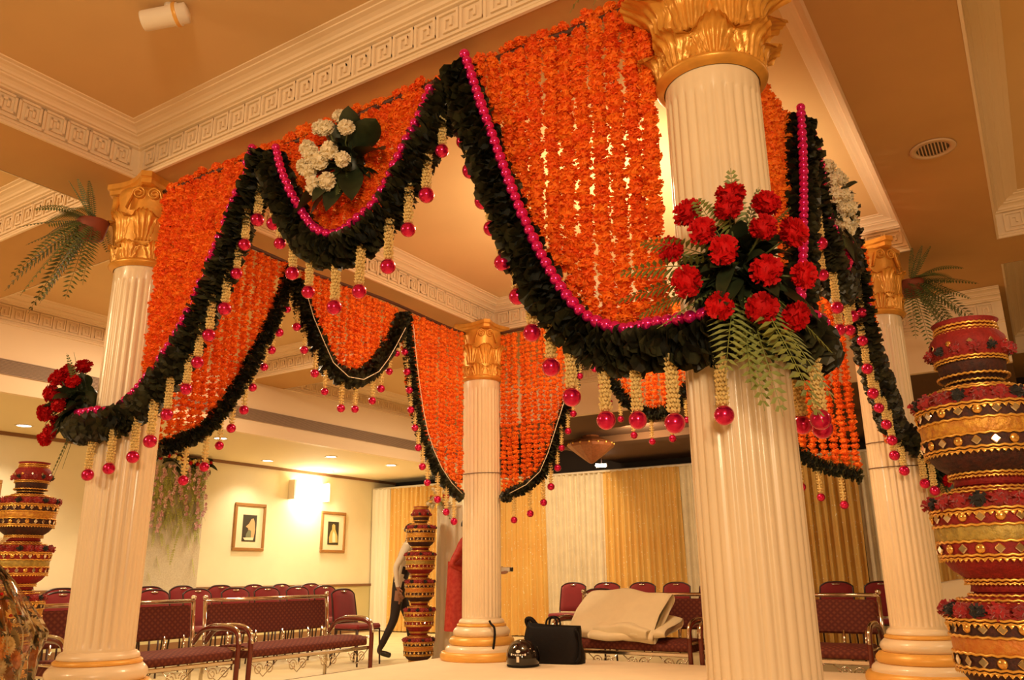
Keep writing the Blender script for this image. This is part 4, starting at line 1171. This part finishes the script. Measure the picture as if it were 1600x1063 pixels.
for x in (-.85, .85):
    for y in (-.3, .3): MB().lathe([(.03, 0), (.035, .08)], 10, Matrix.Translation((x, y, 0))).build('leg', 'bench_wood', t)

# ---------------------------------------------------------------- flower panel on the left wall
t = thing('flower_panel', 'silvery sequinned wall panel hung with orchid strands beside the pictures', 'flower panel', (XW+.02, 3.12, .62), 0)
MB().box(0, .05, -.50, .52, -.05, 2.05, bev=.01).build('backing', 'sequin_panel', t, False)
rn = random.Random(31)
b = MB()
for k in range(9):
    y = -.46+k*.115+rn.uniform(-.02, .02); L = rn.uniform(.55, 1.15) if k % 2 else rn.uniform(.35, .8)
    if k in (0, 8): L = 1.0
    pts = [(.09+.01*math.sin(i), y+.02*math.sin(i*.9+k), 1.98-L*i/10) for i in range(11)]
    st_ = MB().tube(pts, .004, 4).build('orchid_stem', 'vine', t)
    ob = MB()
    for i in range(int(L/.035)):
        z = 1.96-.035*i-.05; yy = y+.02*math.sin((1.98-z)/L*9+k)+rn.uniform(-.025, .025)
        if rn.random() < .48: 
            c = Vector((.11, yy, z))
            for p in range(5):
                a = p*2*PI/5+rn.random(); d_ = Vector((.3, math.cos(a), math.sin(a)))*.040; s_ = Vector((0, -math.sin(a), math.cos(a)))*.018
                ob.add([c, c+d_*.6+s_, c+d_, c+d_*.6-s_], [(0, 1, 2, 3)])
    if ob.v: ob.build('orchid_blooms', 'orchid', t, False)['kind'] = 'stuff'
vb = MB()
for k in range(330):
    y = rn.uniform(-.48, .48); z = 1.95-abs(rn.gauss(0, .55)); z = max(.1, z)
    frond(vb, (.06, y, z), (.25, rn.uniform(-.5, .5), -1), rn.uniform(.14, .30), .1, .03, 8)
vb.build('trailing_greens', 'vine', t, False)['kind'] = 'stuff'
tb = MB()
for k in range(60):
    broad_leaf(tb, (.06, rn.uniform(-.5, .55), rn.uniform(1.92, 2.10)), (rn.uniform(.2, 1), rn.uniform(-1, 1), rn.uniform(-.6, .7)), rn.uniform(.1, .2), .03, .3, rn.uniform(-1, 1))
tb.build('top_leaves', 'foliage', t)['kind'] = 'stuff'
SMALLF = {m: pompom(MB(), (0, 0, 0), .034, 30, .9, random.Random(3), (8, 5)).mesh('small_flower', m, False) for m in ('carnation_red', 'flower_yellow', 'carnation_white')}
for k in range(22):
    inst('small_flower', SMALLF[('carnation_red', 'flower_yellow', 'carnation_white')[k % 3]], t, (.14+rn.uniform(0, .06), -.46+k*.045, 1.98+rn.uniform(-.06, .12)), None, rn.uniform(.8, 1.2))

# ---------------------------------------------------------------- white draped pedestal with a small posy, behind the distant stack
t = thing('draped_pedestal', 'tall pedestal wrapped in white cloth behind the farthest column', 'pedestal', (-3.86, 4.06, FL))
def ped(u, v):
    a = 2*PI*u; r = .23+.010*math.cos(a*14)+.006*math.sin(a*5+v*4)+(.05*max(0, .14-v)/.14) + .02*max(0, v-.9)
    return (r*math.cos(a), r*math.sin(a), 1.95*v+(.02*math.cos(a*7) if v < .05 else 0)+.01)
MB().grid(ped, 112, 14, True).build('draped_cloth', 'curtain_pale', t)
MB().lathe([(.24, 1.94), (.24, 1.98), (.0, 1.985)], 28).build('top_plate', 'curtain_pale', t)
t = thing('mixed_posy', 'small posy of mixed flowers and green leaves on the white pedestal', 'bouquet', (-3.94, 3.80, 1.80))
rn = random.Random(77)
for k in range(14):
    a = rn.random()*6.28; r = rn.uniform(.05, .17)
    inst('small_flower', SMALLF[('carnation_white', 'carnation_red', 'flower_yellow', 'carnation_white')[k % 4]], t, (r*math.cos(a), r*math.sin(a)-.03, rn.uniform(-.10, .16)), None, rn.uniform(.8, 1.3))
for k in range(16):
    a = k/16*360; frond(MB(), (0, 0, 0), dirv(a, rn.uniform(-50, 40)), rn.uniform(.2, .34), .5, .04, 12).build('leaf_spray', 'fern', t, False)

# ---------------------------------------------------------------- pendant lamp and far tube light in the dark bay
t = thing('pendant_lamp', 'unlit brown faceted pendant lamp hanging in the dark rear bay', 'lamp', (-2.48, 5.6, 2.50))
t.location = (-2.43, 5.45, 2.35)
MB().lathe([(.0, -.01), (.03, 0), (.10, .05), (.22, .14), (.33, .23), (.345, .27), (.30, .31), (.20, .345), (.13, .38), (.10, .46), (.10, .5)], 12).build('glass_body', 'pendant', t, False)
for k in range(16):
    a = k/16*2*PI; MB().sphere((.335*math.cos(a), .335*math.sin(a), .27), .016, n=8, m=6).build('stud', 'gold_cord', t)
MB().tube([(0, 0, .5), (0, 0, 1.2)], .09, 12).build('ceiling_stem', 'shaded_brown', t)
t = thing('strip_light', 'tiny bright strip light shining in the dark gap above the curtains', 'light', (-3.20, 7.3, 2.57))
MB().box(-.09, .09, -.02, .02, -.02, .02, Matrix.Rotation(R(8), 4, 'Y')).build('tube', 'lamp_glow', t, False)
MB().box(-.10, .10, .02, .05, -.03, .03).build('holder', 'lamp_trim', t, False)
MB().tube([(0, .035, .03), (0, .035, .20)], .008, 6).build('drop_rod', 'pole_dark', t)

# ---------------------------------------------------------------- wrapped bouquet in the left foreground
t = thing('wrapped_bouquet', 'cellophane-wrapped bouquet of orange gerberas in the left foreground corner', 'bouquet', (-1.20, -3.19, 0))
rn = random.Random(15)
def film(u, v):
    a = 2*PI*u; r = interp(v, [(0, .16), (.25, .27), (.55, .30), (.8, .15), (.93, .035), (1, .10)])
    k = 1+.07*math.sin(a*9+v*5)+.05*math.sin(a*17-v*9)+.03*math.sin(a*5+v*14)
    return (r*k*math.cos(a), r*k*math.sin(a), .02+.98*v)
MB().grid(film, 60, 26, True).build('cellophane_wrap', 'cellophane', t, False)
MB().lathe([(.0, 0), (.13, 0), (.15, .03), (.17, .22), (.16, .22), (.0, .2)], 24).build('basket', 'terracotta', t)
def gerbera_mesh(m):
    b = MB(); rg = random.Random(4)
    for ring, (n, L, el) in enumerate(((18, .055, .15), (14, .044, .45), (10, .03, .8))):
        for i in range(n):
            a = 2*PI*(i+.5*ring)/n; d_ = Vector((math.cos(a)*math.cos(el), math.sin(a)*math.cos(el), math.sin(el))); sd = Vector((-math.sin(a), math.cos(a), 0))*.008
            b.add([d_*.008-sd*.5, d_*.008+sd*.5, d_*L*.7+sd, d_*L, d_*L*.7-sd], [(0, 1, 2, 3, 4)])
    b.sphere((0, 0, .012), .014, n=8, m=5)
    return b.mesh('gerbera', m, False)
GB = [gerbera_mesh('gerbera'), gerbera_mesh('gerbera'), gerbera_mesh('gerbera_pale')]
for k in range(46):
    z = rn.uniform(.22, .74); a = k*2.4; r = interp(z, [(.2, .20), (.5, .23), (.74, .11)])*rn.uniform(.8, .98)
    n_ = Vector((math.cos(a), math.sin(a), .35)); inst('gerbera', GB[k % 3], t, (r*math.cos(a), r*math.sin(a), z), n_.to_track_quat('Z', 'Y').to_euler(), rn.uniform(.8, 1.15))
b = MB()
for k in range(120):
    z = rn.uniform(.18, .8); a = rn.random()*6.28; r = interp(z, [(.2, .15), (.5, .17), (.8, .06)])
    broad_leaf(b, (r*.4*math.cos(a), r*.4*math.sin(a), z-.05), (math.cos(a), math.sin(a), rn.uniform(-.3, .8)), rn.uniform(.10, .17), .02, .3, rn.uniform(-1, 1))
b.build('leaf_filler', 'foliage', t)['kind'] = 'stuff'
b = MB()
for k in range(30):
    a = rn.random()*6.28; z = rn.uniform(.3, .8); b.sphere((.17*math.cos(a), .17*math.sin(a), z), .008, n=6, m=4)
b.build('filler_buds', 'carnation_red', t)['kind'] = 'stuff'
MB().tube([(.04*math.cos(i*PI/8), .04*math.sin(i*PI/8), .92) for i in range(16)], .010, 6, closed=True).build('ribbon', 'gold_cord', t)

# ---------------------------------------------------------------- people
def person(name, label, loc, rz, J, E, regions, mats, scale=1.0):
    """one continuous skinned body; every face takes the cloth or skin of its nearest bone"""
    names = list(J); me = bpy.data.meshes.new('body_cage')
    me.from_pydata([J[n][0] for n in names], [(names.index(a), names.index(c)) for a, c in E], [])
    ob = bpy.data.objects.new('body_cage', me); COL.objects.link(ob)
    md = ob.modifiers.new('skin', 'SKIN'); md.use_smooth_shade = True
    sub = ob.modifiers.new('sub', 'SUBSURF'); sub.levels = 2; sub.render_levels = 2
    sk = me.skin_vertices[0].data
    for i, n in enumerate(names):
        r = J[n][1]; sk[i].radius = r if isinstance(r, tuple) else (r, r)
        sk[i].use_root = (n == 'pelvis')
    bpy.context.view_layer.update(); dg = bpy.context.evaluated_depsgraph_get()
    body = bpy.data.meshes.new_from_object(ob.evaluated_get(dg)); body.name = 'body'
    bpy.data.objects.remove(ob); 
    body.materials.clear()
    for m in mats: body.materials.append(M[m])
    segs = [(Vector(J[a][0]), Vector(J[c][0]), regions.get((a, c), regions.get(c, 0))) for a, c in E]
    for p in body.polygons:
        c = p.center; best = None
        for a, e, rg in segs:
            d_ = e-a; t_ = max(0, min(1, (c-a).dot(d_)/max(1e-9, d_.length_squared))); q = (a+d_*t_-c).length
            if best is None or q < best[0]: best = (q, rg)
        p.material_index = best[1]; p.use_smooth = True
    t = thing(name, label, 'person', loc, rz); t.scale = (scale,)*3
    inst('body', body, t); return t
def hand_chain(J, E, pre, wrist, d, n, sgn):
    """palm, four fingers and a thumb growing from a wrist along d; n is the palm normal"""
    w0 = Vector(wrist); d = Vector(d).normalized(); n = Vector(n).normalized(); sd = d.cross(n)*sgn
    J[pre+'palm'] = (tuple(w0+d*.05), (.026, .018)); E.append((pre+'wrist', pre+'palm'))
    J[pre+'knuckle'] = (tuple(w0+d*.085), (.030, .015)); E.append((pre+'palm', pre+'knuckle'))
    for k, (off, L) in enumerate(((-.030, .060), (-.010, .075), (.010, .080), (.030, .070))):
        a = w0+d*.10+sd*off; b_ = a+d*L*.5+n*.008; c = b_+d*L*.4+n*.026
        for q, p, r in (('a', a, .0085), ('b', b_, .008), ('c', c, .007)): J['%sf%d%s' % (pre, k, q)] = (tuple(p), r)
        E += [(pre+'knuckle', '%sf%da' % (pre, k)), ('%sf%da' % (pre, k), '%sf%db' % (pre, k)), ('%sf%db' % (pre, k), '%sf%dc' % (pre, k))]
    a = w0+d*.045+sd*.035; b_ = a+d*.035+sd*.018+n*.012
    J[pre+'ta'] = (tuple(a), .010); J[pre+'tb'] = (tuple(b_), .009); E += [(pre+'palm', pre+'ta'), (pre+'ta', pre+'tb')]
def skeleton(Lel, Lwr, Rel, Rwr, Lk, La, Rk, Ra, slim=1.0, lean=0.0):
    J = {'pelvis': ((0, .0, .95), (.150*slim, .115*slim)), 'waist': ((0, .0, 1.08), (.135*slim, .105*slim)), 'chest': ((0, .0, 1.28), (.155*slim, .115*slim)), 'upper': ((0, .01, 1.41), (.12, .09)),
         'neck': ((0, .0, 1.49), .052), 'jaw': ((0, -.022, 1.565), (.060, .068)), 'skull': ((0, -.005, 1.655), (.074, .090)), 'crown': ((0, .006, 1.715), (.055, .066)),
         'nose': ((0, -.112, 1.600), .012),
         'Lshoulder': ((-.165, .0, 1.425), .062), 'Lelbow': (Lel, .042), 'Lwrist': (Lwr, .028), 'Rshoulder': ((.165, .0, 1.425), .062), 'Relbow': (Rel, .042), 'Rwrist': (Rwr, .028),
         'Lhip': ((-.085, 0, .88), .095), 'Lknee': (Lk, .060), 'Lankle': (La, .042), 'Rhip': ((.085, 0, .88), .095), 'Rknee': (Rk, .060), 'Rankle': (Ra, .042)}
    for s_, A_ in (('L', La), ('R', Ra)):
        J[s_+'toe'] = ((A_[0], A_[1]-.17, max(.035, A_[2]-.05)), (.038, .026))
    E = [('pelvis', 'waist'), ('waist', 'chest'), ('chest', 'upper'), ('upper', 'neck'), ('neck', 'jaw'), ('jaw', 'skull'), ('skull', 'crown'), ('jaw', 'nose')]
    for s_ in 'LR':
        E += [('upper', s_+'shoulder'), (s_+'shoulder', s_+'elbow'), (s_+'elbow', s_+'wrist'), ('pelvis', s_+'hip'), (s_+'hip', s_+'knee'), (s_+'knee', s_+'ankle'), (s_+'ankle', s_+'toe')]
        k = Vector(J[s_+'elbow'][0]); w_ = Vector(J[s_+'wrist'][0])
        hand_chain(J, E, s_, w_, w_-k, (0.6 if s_ == 'L' else -.6, -.5, 0.1), 1 if s_ == 'L' else -1)
    J = {k: ((p[0], p[1]-lean*max(0, p[2]-.95), p[2]), r) for k, (p, r) in J.items()}
    return J, E
def head_bits(t, lean=0.0, hairmat='hair'):
    dy = -lean*.69
    def cap(u, v):
        a = 2*PI*u; el = -.15+v*(PI/2+.15)
        if math.sin(a) < -.3: el = max(el, .55)
        c = math.cos(el); return (.083*c*math.cos(a), .004+dy+.098*c*math.sin(a), 1.655+.098*math.sin(el))
    MB().grid(cap, 28, 10, True).build('hair', hairmat, t)
    for s_ in (-1, 1):
        e = MB().sphere((s_*.030, -.088+dy, 1.640), .011, n=10, m=8).build('eye', 'white_mark', t)
        MB().sphere((s_*.030, -.0965+dy, 1.640), .005, n=8, m=6).build('iris', 'hair', e)
        MB().sphere((s_*.080, .008+dy, 1.630), .012, .022, .034, 10, 8).build('ear', 'skin', t)
    MB().sphere((0, -.090+dy, 1.562), .026, .008, .007, 10, 6).build('mouth', 'terracotta', t)
reg = {'pelvis': 2, 'waist': 1, 'chest': 1, 'upper': 1, 'neck': 3, 'jaw': 3, 'skull': 3, 'crown': 3, 'nose': 3}
for s_ in 'LR':
    reg.update({s_+'shoulder': 0, s_+'elbow': 0, s_+'wrist': 0, s_+'hip': 2, s_+'knee': 2, s_+'ankle': 2, s_+'toe': 4, s_+'palm': 3, s_+'knuckle': 3, s_+'ta': 3, s_+'tb': 3})
    for k in range(4):
        for q in 'abc': reg['%sf%d%s' % (s_, k, q)] = 3
J, E = skeleton((-.245, .09, 1.17), (-.235, .01, .92), (.25, -.06, 1.17), (.23, -.20, .97), (-.10, .05, .50), (-.10, .24, .11), (.09, -.14, .50), (.09, -.20, .075), 1.0, .22)
wt = person('person', 'waiter in white sleeves, dark vest and trousers striding behind the distant pots', (-4.47, 3.65, FL), R(128), J, E, reg, ['shirt_white', 'vest_black', 'trouser_black', 'skin', 'black_gloss'])
head_bits(wt, .22)
J, E = skeleton((-.27, .10, 1.17), (-.10, -.17, 1.10), (.25, -.12, 1.14), (.12, -.40, 1.10), (-.10, -.01, .50), (-.10, .03, .075), (.10, -.02, .50), (.10, .0, .075), 1.05, .18)
reg2 = dict(reg)
for k in ('pelvis', 'waist', 'chest', 'upper', 'Lshoulder', 'Rshoulder', 'Lelbow', 'Relbow', 'Lwrist', 'Rwrist', 'Lhip', 'Rhip'): reg2[k] = 0
kt = person('person', 'person in a long red kurta holding a silver camera behind the farthest column', (-3.15, 3.20, FL), R(118), J, E, reg2, ['kurta_red', 'kurta_red', 'curtain_pale', 'skin', 'black_gloss'])
def skirt(u, v):
    a = 2*PI*u; k = 1+.04*math.sin(a*9+v*2)*(1-v)
    return (interp(v, [(0, .20), (.5, .185), (.8, .175), (1, .172)])*k*math.cos(a), interp(v, [(0, .165), (.5, .15), (.8, .138), (1, .132)])*k*math.sin(a), .42+.80*v)
MB().grid(skirt, 54, 12, True).build('kurta', 'kurta_red', kt)
head_bits(kt, .18)
tm = thing('compact_camera', 'small silver camera held out beside the farthest column', 'camera', (-2.73, 3.55, .87), R(118))
MB().box(-.05, .05, -.09, .07, -.028, .028, bev=.008).build('body', 'device_silver', tm, False)
MB().lathe([(.026, 0), (.026, .03), (.02, .034), (.0, .03)], 16, Matrix.Translation((0, -.09, 0)) @ Matrix.Rotation(R(90), 4, 'X')).build('lens', 'black_gloss', tm)
MB().box(-.02, .02, .0, .03, .028, .038).build('button', 'chrome', tm, False)
